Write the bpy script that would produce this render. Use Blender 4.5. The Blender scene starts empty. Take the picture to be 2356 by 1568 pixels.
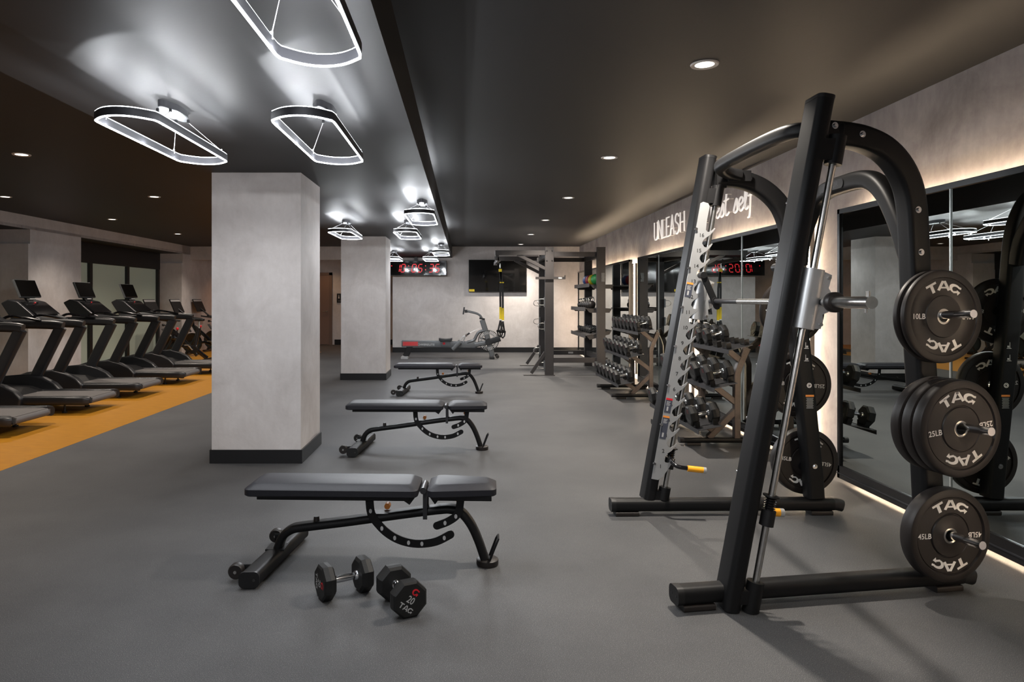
import bpy, math, random
from mathutils import Vector, Matrix
random.seed(7)
PI = math.pi
C = bpy.context.scene.collection
H = 1.40; F = 1570.67; VX = 1070.0; VY = 687.0

# ------------------------------------------------------------------ materials
def mat(name, col, rough=0.5, metal=0.0, emis=None, estr=0.0, spec=0.5, noise=None, bump=None, coat=0.0):
    m = bpy.data.materials.new(name); m.use_nodes = True
    nt = m.node_tree; b = nt.nodes['Principled BSDF']
    b.inputs['Base Color'].default_value = (*col, 1)
    b.inputs['Roughness'].default_value = rough
    b.inputs['Metallic'].default_value = metal
    b.inputs['Specular IOR Level'].default_value = spec
    b.inputs['Coat Weight'].default_value = coat
    if emis:
        b.inputs['Emission Color'].default_value = (*emis, 1)
        b.inputs['Emission Strength'].default_value = estr
    tc = nt.nodes.new('ShaderNodeTexCoord')
    if noise:                      # (scale, amount[, detail])
        sc, am = noise[:2]
        n = nt.nodes.new('ShaderNodeTexNoise'); n.inputs['Scale'].default_value = sc
        n.inputs['Detail'].default_value = noise[2] if len(noise) > 2 else 4
        nt.links.new(tc.outputs['Object'], n.inputs['Vector'])
        r = nt.nodes.new('ShaderNodeValToRGB')
        r.color_ramp.elements[0].position = 0.3; r.color_ramp.elements[1].position = 0.7
        r.color_ramp.elements[0].color = (*[c * (1 - am) for c in col], 1)
        r.color_ramp.elements[1].color = (*[min(1, c * (1 + am)) for c in col], 1)
        nt.links.new(n.outputs['Fac'], r.inputs['Fac'])
        nt.links.new(r.outputs['Color'], b.inputs['Base Color'])
    if bump:                       # (scale, strength)
        n2 = nt.nodes.new('ShaderNodeTexNoise'); n2.inputs['Scale'].default_value = bump[0]
        n2.inputs['Detail'].default_value = 5
        nt.links.new(tc.outputs['Object'], n2.inputs['Vector'])
        bp = nt.nodes.new('ShaderNodeBump'); bp.inputs['Strength'].default_value = bump[1]
        bp.inputs['Distance'].default_value = 0.004
        nt.links.new(n2.outputs['Fac'], bp.inputs['Height'])
        nt.links.new(bp.outputs['Normal'], b.inputs['Normal'])
    return m

M = {}
def plaster(name, c0, c1, c2):
    m = mat(name, c1, 0.75, spec=0.3)
    nt = m.node_tree; b = nt.nodes['Principled BSDF']
    tc = nt.nodes.new('ShaderNodeTexCoord')
    n = nt.nodes.new('ShaderNodeTexNoise'); n.inputs['Scale'].default_value = 2.2; n.inputs['Detail'].default_value = 9; n.inputs['Roughness'].default_value = 0.68
    n.inputs['Distortion'].default_value = 0.4
    nt.links.new(tc.outputs['Object'], n.inputs['Vector'])
    mp = nt.nodes.new('ShaderNodeMapping'); mp.inputs['Scale'].default_value = (16, 16, 5)
    nt.links.new(tc.outputs['Object'], mp.inputs['Vector'])
    n3 = nt.nodes.new('ShaderNodeTexNoise'); n3.inputs['Scale'].default_value = 1.6; n3.inputs['Detail'].default_value = 6
    nt.links.new(mp.outputs['Vector'], n3.inputs['Vector'])
    mx = nt.nodes.new('ShaderNodeMath'); mx.operation = 'MULTIPLY_ADD'; mx.inputs[1].default_value = 0.16
    nt.links.new(n3.outputs['Fac'], mx.inputs[0])
    m2 = nt.nodes.new('ShaderNodeMath'); m2.operation = 'MULTIPLY'; m2.inputs[1].default_value = 0.84
    nt.links.new(n.outputs['Fac'], m2.inputs[0]); nt.links.new(m2.outputs[0], mx.inputs[2])
    r = nt.nodes.new('ShaderNodeValToRGB'); cr = r.color_ramp
    cr.elements[0].position = 0.36; cr.elements[0].color = (*c0, 1)
    cr.elements[1].position = 0.64; cr.elements[1].color = (*c2, 1)
    e = cr.elements.new(0.5); e.color = (*c1, 1)
    nt.links.new(mx.outputs[0], r.inputs['Fac']); nt.links.new(r.outputs['Color'], b.inputs['Base Color'])
    bp = nt.nodes.new('ShaderNodeBump'); bp.inputs['Strength'].default_value = 0.10; bp.inputs['Distance'].default_value = 0.01
    n4 = nt.nodes.new('ShaderNodeTexNoise'); n4.inputs['Scale'].default_value = 35; n4.inputs['Detail'].default_value = 6
    nt.links.new(tc.outputs['Object'], n4.inputs['Vector']); nt.links.new(n4.outputs['Fac'], bp.inputs['Height'])
    nt.links.new(bp.outputs['Normal'], b.inputs['Normal'])
    return m
M['wall'] = plaster('wall_plaster', (0.44, 0.405, 0.39), (0.50, 0.465, 0.45), (0.56, 0.525, 0.51))
M['wallR'] = plaster('feature_plaster', (0.27, 0.245, 0.245), (0.36, 0.33, 0.33), (0.45, 0.42, 0.415))

def rubber_floor():
    m = mat('rubber_floor', (0.08, 0.08, 0.085), 0.62, spec=0.3)
    nt = m.node_tree; b = nt.nodes['Principled BSDF']
    tc = nt.nodes.new('ShaderNodeTexCoord')
    n = nt.nodes.new('ShaderNodeTexNoise'); n.inputs['Scale'].default_value = 330; n.inputs['Detail'].default_value = 1; n.inputs['Roughness'].default_value = 0.9
    nt.links.new(tc.outputs['Object'], n.inputs['Vector'])
    r = nt.nodes.new('ShaderNodeValToRGB'); cr = r.color_ramp
    cr.elements[0].position = 0.60; cr.elements[0].color = (0.067, 0.067, 0.069, 1)
    cr.elements[1].position = 0.76; cr.elements[1].color = (0.27, 0.265, 0.26, 1)
    e = cr.elements.new(0.34); e.color = (0.042, 0.0422, 0.044, 1)
    nt.links.new(n.outputs['Fac'], r.inputs['Fac'])
    n2 = nt.nodes.new('ShaderNodeTexNoise'); n2.inputs['Scale'].default_value = 0.9; n2.inputs['Detail'].default_value = 5; n2.inputs['Roughness'].default_value = 0.6
    nt.links.new(tc.outputs['Object'], n2.inputs['Vector'])
    r2 = nt.nodes.new('ShaderNodeValToRGB')
    r2.color_ramp.elements[0].position = 0.3; r2.color_ramp.elements[0].color = (0.74, 0.74, 0.75, 1)
    r2.color_ramp.elements[1].position = 0.7; r2.color_ramp.elements[1].color = (1.2, 1.19, 1.18, 1)
    nt.links.new(n2.outputs['Fac'], r2.inputs['Fac'])
    mx = nt.nodes.new('ShaderNodeMix'); mx.data_type = 'RGBA'; mx.blend_type = 'MULTIPLY'; mx.inputs[0].default_value = 1
    nt.links.new(r.outputs['Color'], mx.inputs[6]); nt.links.new(r2.outputs['Color'], mx.inputs[7])
    nt.links.new(mx.outputs[2], b.inputs['Base Color'])
    bp = nt.nodes.new('ShaderNodeBump'); bp.inputs['Strength'].default_value = 0.08; bp.inputs['Distance'].default_value = 0.002
    nt.links.new(n.outputs['Fac'], bp.inputs['Height']); nt.links.new(bp.outputs['Normal'], b.inputs['Normal'])
    return m
M['rubber_floor'] = rubber_floor()
def wood_floor():
    m = mat('wood_floor', (0.5, 0.22, 0.05), 0.42, spec=0.35)
    nt = m.node_tree; b = nt.nodes['Principled BSDF']
    tc = nt.nodes.new('ShaderNodeTexCoord')
    mp = nt.nodes.new('ShaderNodeMapping'); mp.inputs['Scale'].default_value = (1.2, 9, 1)
    nt.links.new(tc.outputs['Object'], mp.inputs['Vector'])
    n = nt.nodes.new('ShaderNodeTexNoise'); n.inputs['Scale'].default_value = 5; n.inputs['Detail'].default_value = 8
    nt.links.new(mp.outputs['Vector'], n.inputs['Vector'])
    r = nt.nodes.new('ShaderNodeValToRGB')
    r.color_ramp.elements[0].position = 0.3; r.color_ramp.elements[0].color = (0.30, 0.125, 0.007, 1)
    r.color_ramp.elements[1].position = 0.7; r.color_ramp.elements[1].color = (0.41, 0.18, 0.012, 1)
    nt.links.new(n.outputs['Fac'], r.inputs['Fac']); nt.links.new(r.outputs['Color'], b.inputs['Base Color'])
    return m
M['wood_floor'] = wood_floor()
M['ceil'] = mat('black_ceiling_paint', (0.0135, 0.013, 0.0135), 0.55, spec=0.30, bump=(60, 0.05))
M['base'] = mat('black_baseboard', (0.008, 0.008, 0.009), 0.35)
M['black'] = mat('black_powder_coat', (0.0065, 0.0065, 0.007), 0.46, spec=0.20, bump=(400, 0.08))
M['plastic'] = mat('black_plastic', (0.007, 0.007, 0.0075), 0.45, spec=0.35)
M['gloss'] = mat('gloss_black', (0.006, 0.006, 0.007), 0.12, coat=0.3)
M['rubber'] = mat('rubber_black', (0.014, 0.011, 0.010), 0.45, spec=0.4, noise=(9, 0.2))
M['drub'] = mat('dumbbell_urethane', (0.009, 0.009, 0.009), 0.5, spec=0.3, noise=(30, 0.15), bump=(220, 0.1))
M['vinyl'] = mat('bench_vinyl', (0.012, 0.012, 0.016), 0.52, spec=0.34, bump=(180, 0.12))
M['chrome'] = mat('chrome', (0.75, 0.76, 0.78), 0.14, 1.0)
M['steel'] = mat('brushed_steel', (0.55, 0.54, 0.52), 0.28, 1.0, noise=(40, 0.1))
M['alu'] = mat('satin_aluminium', (0.52, 0.53, 0.54), 0.42, 0.75, noise=(3, 0.08))
M['rackbrown'] = mat('bronze_powder_coat', (0.085, 0.066, 0.056), 0.4, 0.3, noise=(50, 0.1))
M['shelfsteel'] = mat('shelf_steel', (0.028, 0.028, 0.031), 0.4, 0.3)
M['rig'] = mat('rig_grey', (0.026, 0.0225, 0.022), 0.5, noise=(5, 0.1))
M['white'] = mat('white_print', (0.72, 0.70, 0.67), 0.5)
M['greyp'] = mat('grey_print', (0.38, 0.38, 0.38), 0.5)
M['red'] = mat('red_print', (0.62, 0.01, 0.02), 0.5)
M['darkink'] = mat('dark_ink', (0.02, 0.02, 0.02), 0.5)
M['yellow'] = mat('yellow_plastic', (0.70, 0.52, 0.01), 0.5)
M['amber'] = mat('amber_grip', (0.85, 0.36, 0.012), 0.4)
M['orange'] = mat('orange_label', (0.75, 0.25, 0.04), 0.5)
M['lab'] = mat('label_slate', (0.045, 0.05, 0.07), 0.5)
M['rowgrey'] = mat('rower_grey', (0.12, 0.125, 0.13), 0.35, 0.5)
M['rowlight'] = mat('rower_beam_silver', (0.36, 0.36, 0.36), 0.35, 0.6)
M['tgrey'] = mat('treadmill_grey', (0.014, 0.0145, 0.016), 0.34, spec=0.4)
M['belt'] = mat('treadmill_belt', (0.085, 0.078, 0.075), 0.6, noise=(200, 0.2))
M['cable'] = mat('steel_cable', (0.6, 0.6, 0.6), 0.3, 0.6)
M['band'] = mat('pendant_band', (0.035, 0.035, 0.04), 0.5, 0.3)
M['mirror'] = mat('mirror_glass', (0.45, 0.48, 0.455), 0.0, 1.0)
M['seam'] = mat('mirror_seam', (0.45, 0.47, 0.46), 0.3, 0.5)
M['frame'] = mat('black_frame', (0.010, 0.009, 0.009), 0.25)
M['door'] = mat('door_brown', (0.16, 0.10, 0.075), 0.5)
M['trimbrown'] = mat('door_casing', (0.13, 0.085, 0.065), 0.5)
M['frost'] = mat('frosted_glass', (0.30, 0.33, 0.27), 0.35, 0, (0.50, 0.56, 0.44), 0.035)
M['blue'] = mat('ball_blue', (0.02, 0.06, 0.22), 0.5)
M['bred'] = mat('ball_red', (0.30, 0.01, 0.03), 0.5)
M['byel'] = mat('ball_yellow', (0.62, 0.50, 0.02), 0.5)
M['bgreen'] = mat('ball_green', (0.01, 0.17, 0.04), 0.5)
M['screen'] = mat('tv_screen', (0.004, 0.004, 0.004), 0.06, coat=0.5)
M['bikescr'] = mat('bike_screen', (0.05, 0.028, 0.026), 0.25)
M['silver'] = mat('silver_trim', (0.5, 0.5, 0.5), 0.3, 0.5)
M['led'] = mat('cool_led', (1, 1, 1), 0.5, 0, (0.86, 0.92, 1.0), 5)
M['warm'] = mat('warm_led', (1, 0.9, 0.7), 0.5, 0, (1.0, 0.77, 0.53), 36)
M['neon'] = mat('neon_tube', (.5, .5, .5), 0.4, 0, (1.0, 0.90, 0.82), 0.30)
M['seg'] = mat('red_led_segment', (0.3, 0.0, 0.0), 0.4, 0, (1.0, 0.012, 0.03), 0.42)
M['down'] = mat('downlight_lens', (1, 1, 1), 0.5, 0, (1.0, 0.93, 0.85), 2)
M['downrim'] = mat('downlight_rim', (0.5, 0.46, 0.42), 0.5)
M['dimred'] = mat('faded_red_mark', (0.16, 0.008, 0.012), 0.5); M['dimgrey'] = mat('faded_grey_mark', (0.09, 0.09, 0.09), 0.5)
M['alured'] = mat('rower_red', (0.42, 0.05, 0.05), 0.45)

# ------------------------------------------------------------------ mesh builder
def frame_from(ax):
    ax = Vector(ax).normalized()
    up = Vector((0, 0, 1)) if abs(ax.z) < 0.95 else Vector((1, 0, 0))
    u = up.cross(ax).normalized(); v = ax.cross(u).normalized()
    return ax, u, v
class MB:
    def __init__(s): s.v = []; s.f = []; s.m = []; s.mats = []
    def mi(s, m):
        if m not in s.mats: s.mats.append(m)
        return s.mats.index(m)
    def add(s, vs, fs, m):
        o = len(s.v); k = s.mi(m)
        s.v += [Vector(v) for v in vs]
        for f in fs: s.f.append([i + o for i in f]); s.m.append(k)
        return s
    def box(s, c, d, m, rot=None):
        vs = []
        for x in (-.5, .5):
            for y in (-.5, .5):
                for z in (-.5, .5):
                    p = Vector((x * d[0], y * d[1], z * d[2]))
                    if rot: p = rot @ p
                    vs.append(p + Vector(c))
        return s.add(vs, [(0,1,3,2),(4,6,7,5),(0,4,5,1),(2,3,7,6),(0,2,6,4),(1,5,7,3)], m)
    def bb(s, x0, x1, y0, y1, z0, z1, m):
        return s.box(((x0+x1)/2, (y0+y1)/2, (z0+z1)/2), (abs(x1-x0), abs(y1-y0), abs(z1-z0)), m)
    def cyl(s, p0, p1, r, m, r2=None, n=20, cap=True):
        p0 = Vector(p0); p1 = Vector(p1); r2 = r if r2 is None else r2
        a, u, v = frame_from(p1 - p0)
        vs = []
        for p, rr in ((p0, r), (p1, r2)):
            for i in range(n):
                t = 2*PI*i/n; vs.append(p + u*math.cos(t)*rr + v*math.sin(t)*rr)
        fs = [(i, (i+1) % n, n+(i+1) % n, n+i) for i in range(n)]
        if cap: fs += [tuple(range(n-1, -1, -1)), tuple(range(n, 2*n))]
        return s.add(vs, fs, m)
    def lathe(s, prof, org, ax, m, n=32, mats=None):      # prof: list of (radius, along)
        org = Vector(org); a, u, v = frame_from(ax)
        rings = []; base = len(s.v)
        for r, h in prof:
            for i in range(n):
                t = 2*PI*i/n
                s.v.append(org + a*h + (u*math.cos(t) + v*math.sin(t))*r)
        for k in range(len(prof)-1):
            mm = s.mi(mats[k] if mats else m)
            for i in range(n):
                j = (i+1) % n
                s.f.append([base+k*n+i, base+k*n+j, base+(k+1)*n+j, base+(k+1)*n+i]); s.m.append(mm)
        return s
    def sweep(s, path, prof, side, m, closed=False, cap=True):   # prof points (a along side, b along t x side)
        P = [Vector(p) for p in path]; n = len(P); side0 = Vector(side).normalized(); k = len(prof); base = len(s.v)
        for i in range(n):
            if closed: t0 = P[i]-P[i-1]; t1 = P[(i+1) % n]-P[i]
            else:
                t0 = P[i]-P[max(i-1, 0)]; t1 = P[min(i+1, n-1)]-P[i]
                if t0.length < 1e-9: t0 = t1
                if t1.length < 1e-9: t1 = t0
            t0 = t0.normalized(); t1 = t1.normalized(); t = (t0+t1).normalized()
            sd = (side0 - t*side0.dot(t)).normalized(); b = t.cross(sd).normalized()
            sc = 1.0/max(0.5, math.sqrt(max(0.0, (1+t0.dot(t1))/2)))
            for (x, y) in prof: s.v.append(P[i] + sd*x + b*y*sc)
        mm = s.mi(m)
        for i in range(n if closed else n-1):
            a = base+i*k; c = base+((i+1) % n)*k
            for j in range(k):
                l = (j+1) % k; s.f.append([a+j, a+l, c+l, c+j]); s.m.append(mm)
        if cap and not closed:
            s.f.append([base+j for j in range(k-1, -1, -1)]); s.m.append(mm)
            s.f.append([base+(n-1)*k+j for j in range(k)]); s.m.append(mm)
        return s
    def tube(s, path, r, m, n=10, closed=False):
        prof = [(r*math.cos(2*PI*i/n), r*math.sin(2*PI*i/n)) for i in range(n)]
        P = [Vector(p) for p in path]; N = Vector((0, 0, 0))
        for i in range(len(P)-2): N += (P[i+1]-P[i]).cross(P[i+2]-P[i+1])
        if N.length < 1e-6: N = frame_from(P[-1]-P[0])[1]
        return s.sweep(path, prof, N, m, closed)
    def prism(s, poly, fn, d0, d1, m):        # poly 2D, fn(a,b,d)->3D
        n = len(poly)
        vs = [fn(a, b, d0) for a, b in poly] + [fn(a, b, d1) for a, b in poly]
        fs = [tuple(range(n)), tuple(range(2*n-1, n-1, -1))] + [(i, n+i, n+(i+1) % n, (i+1) % n) for i in range(n)]
        return s.add(vs, fs, m)
    def sphere(s, c, r, m, n=16, sz=1.0):
        k = n//2; prof = [(max(1e-4, r*math.sin(PI*i/k)), -r*sz*math.cos(PI*i/k)) for i in range(k+1)]
        return s.lathe(prof, c, (0, 0, 1), m, n)
    def tx(s, mtx, i0=0):
        for i in range(i0, len(s.v)): s.v[i] = mtx @ s.v[i]
        return s
    def text(s, txt, size, mtx, m, width=1.0):
        cu = bpy.data.curves.new('t', 'FONT'); cu.body = txt; cu.size = size; cu.align_x = 'CENTER'; cu.align_y = 'CENTER'
        cu.resolution_u = 3; cu.offset = size*0.012
        o = bpy.data.objects.new('t', cu); C.objects.link(o)
        me = bpy.data.meshes.new_from_object(o.evaluated_get(bpy.context.evaluated_depsgraph_get()))
        vs = [mtx @ Vector((v.co.x*width, v.co.y, 0.0)) for v in me.vertices]; fs = [tuple(p.vertices) for p in me.polygons]
        bpy.data.objects.remove(o); bpy.data.curves.remove(cu); bpy.data.meshes.remove(me)
        return s.add(vs, fs, m)
    def build(s, name, parent=None, bevel=0, smooth=True, segs=2, **props):
        me = bpy.data.meshes.new(name); me.from_pydata([tuple(v) for v in s.v], [], s.f)
        for m in s.mats: me.materials.append(M[m])
        for p, k in zip(me.polygons, s.m): p.material_index = k
        if smooth:
            me.polygons.foreach_set('use_smooth', [True]*len(me.polygons))
            me.set_sharp_from_angle(angle=math.radians(38))
        me.update()
        o = bpy.data.objects.new(name, me); C.objects.link(o)
        if parent: o.parent = parent
        if bevel:
            b = o.modifiers.new('bevel', 'BEVEL'); b.width = bevel; b.segments = segs; b.limit_method = 'ANGLE'
            b.angle_limit = math.radians(40); b.harden_normals = True
        for k, v in props.items(): o[k] = v
        return o
def thing(name, label, cat, loc=(0, 0, 0), rz=0, group=None, rot=None):
    o = bpy.data.objects.new(name, None); C.objects.link(o); o.empty_display_size = 0.1
    o.location = loc; o.rotation_euler = rot if rot else (0, 0, rz)
    o['label'] = label; o['category'] = cat
    if group: o['group'] = group
    return o
KIDS = {}
def dup(r, loc, rot, label, group=None):
    c = r.copy(); C.objects.link(c); c.location = loc; c.rotation_euler = rot
    c['label'] = label
    if group: c['group'] = group
    for ch in [o for o in r.children]:
        d = ch.copy(); C.objects.link(d); d.parent = c
        for g in [o for o in ch.children]:
            e = g.copy(); C.objects.link(e); e.parent = d
    return c
def struct(mb, name, bevel=0, **k): return mb.build(name, None, bevel, kind='structure', **k)
def rrect(w, h, r, n=5):
    out = []
    for cx, cy, a0 in ((w/2-r, h/2-r, 0), (-w/2+r, h/2-r, 90), (-w/2+r, -h/2+r, 180), (w/2-r, -h/2+r, 270)):
        for i in range(n+1):
            a = math.radians(a0+90*i/n); out.append((cx+r*math.cos(a), cy+r*math.sin(a)))
    return out
def smooth_path(pts, sub=5):
    P = [Vector(p) for p in pts]; out = []
    for i in range(len(P)-1):
        p0 = P[max(i-1, 0)]; p1 = P[i]; p2 = P[i+1]; p3 = P[min(i+2, len(P)-1)]
        for k in range(sub):
            t = k/sub
            out.append(0.5*((2*p1)+(-p0+p2)*t+(2*p0-5*p1+4*p2-p3)*t*t+(-p0+3*p1-3*p2+p3)*t**3))
    out.append(P[-1]); return out

# ------------------------------------------------------------------ room shell
ZC = 2.77; ZS = 2.475; XR = 3.0; XL = -7.2; YB = 17.9; Y0 = -4.0; XE = -3.78; SX0 = -2.2; SX1 = -0.34
mb = MB(); mb.bb(XE, XR+.1, Y0, YB+.1, -.1, 0, 'rubber_floor'); mb.bb(-8.4, XE, Y0, YB+.1, -.1, 0.001, 'wood_floor'); mb.bb(-8.4, -5.0, YB+.1, 21, -.1, 0.001, 'wood_floor'); mb.bb(-5.0, -1.0, YB+.1, 21, -.1, 0.0, 'rubber_floor')
struct(mb, 'floor')
mb = MB(); mb.bb(-8.4, XR+.1, Y0, 21, ZC, ZC+.1, 'ceil'); mb.bb(SX0, SX1, Y0, YB, ZS, ZC, 'ceil'); struct(mb, 'ceiling')
mb = MB(); mb.bb(XR, XR+.15, Y0, YB+.1, 0, ZC, 'wallR'); struct(mb, 'wall_right')
mb = MB(); mb.bb(-8.4, XR+.1, Y0-.1, Y0, 0, ZC, 'wall'); struct(mb, 'wall_rear')
mb = MB()
mb.bb(-1.9, XR+.1, YB, YB+.12, 0, ZC, 'wall')
mb.bb(XL-.2, -1.9, YB, YB+.12, 2.42, ZC, 'wall')
struct(mb, 'wall_back')
mb = MB(); mb.bb(-1.9, XR, YB-.02, YB, 0, .13, 'base'); struct(mb, 'baseboard_back')
# corridor beyond the opening
mb = MB(); mb.bb(-8.4, -1.0, 20.85, 21, 0, ZC, 'wall'); mb.bb(-1.8, -1.6, YB+.12, 20.85, 0, ZC, 'wall'); struct(mb, 'wall_corridor')
mb = MB(); mb.bb(-8.4, -1.8, YB+.12, 20.85, 2.62, 2.66, 'wall'); struct(mb, 'ceiling_corridor')
mb = MB(); mb.bb(-3.98, -1.8, 20.83, 20.85, 0, .16, 'base'); struct(mb, 'baseboard_corridor')
d = MB(); d.bb(-4.98, -4.14, 20.79, 20.84, 0.01, 2.12, 'door'); d = struct(d, 'door_1', .004)
t = MB(); t.bb(-5.06, -4.98, 20.78, 20.85, 0, 2.2, 'trimbrown').bb(-4.14, -4.05, 20.78, 20.85, 0, 2.2, 'trimbrown').bb(-5.06, -4.05, 20.78, 20.85, 2.12, 2.2, 'trimbrown')
t.build('door_frame', d)
t = MB(); t.cyl((-4.2, 20.74, 1.02), (-4.2, 20.79, 1.02), .02, 'steel').cyl((-4.2, 20.745, 1.02), (-4.34, 20.745, 1.01), .012, 'steel'); t.build('door_handle', d)
# left wall with two deep window recesses
XG = -7.8
mb = MB()
mb.bb(XL-.1, XL, Y0, 21, 2.55, ZC, 'wall')
for a, b in ((Y0, 0.8), (5.4, 6.7), (11.3, 12.8), (17.4, 21)): mb.bb(XG-.1, XL, a, b, 0, 2.6 if b < 20 else ZC, 'wall')
for a in (5.4, 11.3, 17.4): mb.bb(XG, XL+.0, a-.05, a, 0, 2.31, 'wall')
mb.bb(XG-.1, XL, Y0, 18, 2.55, 2.6, 'ceil')
mb.bb(XG-.2, XG-.1, Y0, 21, 0, ZC, 'wall')
struct(mb, 'wall_left')
k = 0
for a, b in ((.8, 5.35), (6.7, 11.25), (12.8, 17.35)):
    k += 1
    w = MB(); w.bb(XG-.04, XG-.02, a, b, 0.05, 2.2, 'frost'); w = struct(w, 'window_%d' % k)
    fr = MB(); fr.bb(XG-.03, XG+.05, a, b, 2.14, 2.55, 'base').bb(XG-.03, XG+.03, a, b, 0, .07, 'base')
    n = 3
    for i in range(n+1):
        y = b-.05-(b-.05-a-.0)*0 - i*1.56
        if y > a: fr.bb(XG-.03, XG+.04, y-.05, y+.05, 0, 2.2, 'base')
    fr.build('window_frame', w)
# columns
for nm, x0, x1, y0, y1, z1 in (('near', -2.16, -1.40, 5.82, 6.58, ZS), ('far', -2.14, -1.37, 11.78, 12.52, ZS)):
    mb = MB(); mb.bb(x0, x1, y0, y1, .0, z1+.01, 'wall'); struct(mb, 'wall_column_'+nm)
    mb = MB(); mb.bb(x0-.014, x1+.014, y0-.014, y1+.014, .0, .115, 'base'); struct(mb, 'baseboard_column_'+nm)

# ------------------------------------------------------------------ mirrors with warm LED halo
def mirror(y0, y1, label, npan=2):
    r = thing('wall_mirror', label, 'mirror', (2.9, (y0+y1)/2, 0), group='mirrors along the right wall'); ox, oy = 2.9, (y0+y1)/2
    Z1 = 2.08
    f = MB(); a0, a1 = y0-oy, y1-oy
    f.bb(-.035, 0.0, a0, a1, .04, Z1, 'frame')
    f.bb(-.06, -.035, a0, a1, Z1-.035, Z1, 'frame'); f.bb(-.06, -.035, a0, a0+.03, .04, Z1, 'frame'); f.bb(-.06, -.035, a1-.03, a1, .04, Z1, 'frame')
    f.bb(-.06, -.035, a0, a1, .04, .135, 'frame'); f.bb(-.066, -.035, a0, a1, .075, .082, 'shelfsteel')
    f.bb(0, .1, a0+.06, a1-.06, .088, Z1-.06, 'frame')
    f.build('mirror_frame', r)
    for i in range(npan):
        p0 = a0+.03+(a1-a0-.06)*i/npan; p1 = a0+.03+(a1-a0-.06)*(i+1)/npan
        g = MB(); g.bb(-.046, -.040, p0+.0015, p1-.0015, .135, Z1-.035, 'mirror'); g.build('mirror_panel', r, smooth=False)
        if i: s_ = MB(); s_.bb(-.052, -.0445, p0-.005, p0+.005, .135, Z1-.035, 'seam'); s_.build('seam_strip', r)
    l = MB()
    l.bb(.035, .055, a0+.07, a1-.07, Z1-.06, Z1-.052, 'warm')
    l.bb(.030, .055, a0+.07, a1-.07, .078, .088, 'warm')
    l.bb(.035, .055, a0+.050, a0+.058, .1, Z1-.06, 'warm')
    l.bb(.035, .055, a1-.058, a1-.050, .1, Z1-.06, 'warm')
    l.build('led_strip', r, smooth=False)
    return r
mirror(2.81, 5.21, 'large backlit wall mirror nearest the camera, behind the weight plates')
mirror(5.80, 8.27, 'backlit wall mirror behind the nearer dumbbell rack, reflecting the red clock')
mirror(8.87, 11.24, 'backlit wall mirror behind the farther dumbbell rack')
mirror(11.83, 17.2, 'long backlit wall mirror at the far end behind the storage rig', 4)
mirror(-0.2, 2.21, 'backlit wall mirror beside the camera')

# ------------------------------------------------------------------ downlights
def downlight(x, y, z, label, w, col=(1.0, .91, .80), disc=0.055):
    r = thing('recessed_downlight', label, 'ceiling light', (x, y, z), group='recessed downlights')
    b = MB(); b.lathe([(disc, .0), (disc, -.004), (disc+.022, -.008), (disc+.026, 0)], (0, 0, 0), (0, 0, 1), 'downrim', 28); b.build('trim_ring', r)
    b = MB(); b.cyl((0, 0, -.003), (0, 0, -.0015), disc, 'down', n=28); b.build('lens', r)
    L = bpy.data.lights.new('downlight', 'SPOT'); L.energy = w; L.color = col; L.spot_size = math.radians(128); L.spot_blend = 0.9; L.shadow_soft_size = 0.05
    lo = bpy.data.objects.new('downlight_lamp', L); C.objects.link(lo); lo.parent = r; lo.location = (0, 0, -.02)
rn = ['nearest', 'second', 'third', 'fourth', 'fifth', 'farthest']
for i in range(6):
    downlight(1.40, 3.99+2.63*i, ZC, 'recessed downlight in the right ceiling, %s of the row of six' % rn[i], 200 if i < 3 else 210)
downlight(1.40, 1.36, ZC, 'added unseen downlight in the right ceiling above the camera, for fill light', 70)  # out of view, added to carry the row on as fill light
downlight(1.40, -1.3, ZC, 'added unseen downlight in the right ceiling behind the camera, for fill light', 90)  # second unseen fill lamp, added behind the viewpoint
for i, (x, y) in enumerate(((-4.21, 6.48), (-4.17, 9.16), (-4.2, 11.76), (-4.2, 14.4))):
    downlight(x, y, ZC, 'recessed downlight over the treadmill belts, %s of that row' % ['nearest', 'second', 'third', 'fourth'][i], 95, (1.0, .88, .76))
for i, (x, y) in enumerate(((-6.17, 6.5), (-6.17, 9.16), (-6.08, 11.76), (-6.06, 14.4), (-6.06, 16.9))):
    downlight(x, y, ZC, 'recessed downlight near the left wall above the treadmill consoles, %s of five' % ['first', 'second', 'third', 'fourth', 'fifth'][i], 80, (1.0, .88, .76))
downlight(-4.2, 3.8, ZC, 'recessed downlight over the wood floor left of the camera view', 120, (1, .8, .6))
downlight(-4.15, 20.2, 2.62, 'small downlight in the corridor ceiling by the brown door', 14, (1.0, .62, .34), .05)
downlight(-6.2, 19.6, 2.62, 'small downlight in the corridor ceiling behind the bikes', 22, (1.0, .50, .26), .05)
downlight(-2.9, 19.2, 2.62, 'small downlight in the corridor ceiling over its threshold', 22, (1.0, .55, .28), .05)

# ------------------------------------------------------------------ pendants
def ring_path(w, L, z, off=0.0):
    hw = w/2-off; hl = L/2-off; pts = []
    bow = .075; n = 12
    r = .055
    # near end (bowed), far end (bowed), rounded corners through sampling
    def end(sy):
        out = []
        for i in range(n+1):
            t = -1+2*i/n; x = t*(hw-r*.35); y = sy*(hl-bow*abs(t)**2.2)
            out.append((x, y))
        return out
    e1 = end(-1); e2 = end(1)[::-1]
    ce = hl-bow
    pts = [(-hw, -ce+.09), (-hw+.001, -ce+.045), (-hw+.007, -ce+.012)] + e1[1:-1] + [(hw-.007, -ce+.012), (hw-.001, -ce+.045), (hw, -ce+.09)]
    pts += [(hw, ce-.09), (hw-.001, ce-.045), (hw-.007, ce-.012)] + e2[1:-1] + [(-hw+.007, ce-.012), (-hw+.001, ce-.045), (-hw, ce-.09)]
    return [(x, y, z) for x, y in pts]
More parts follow.
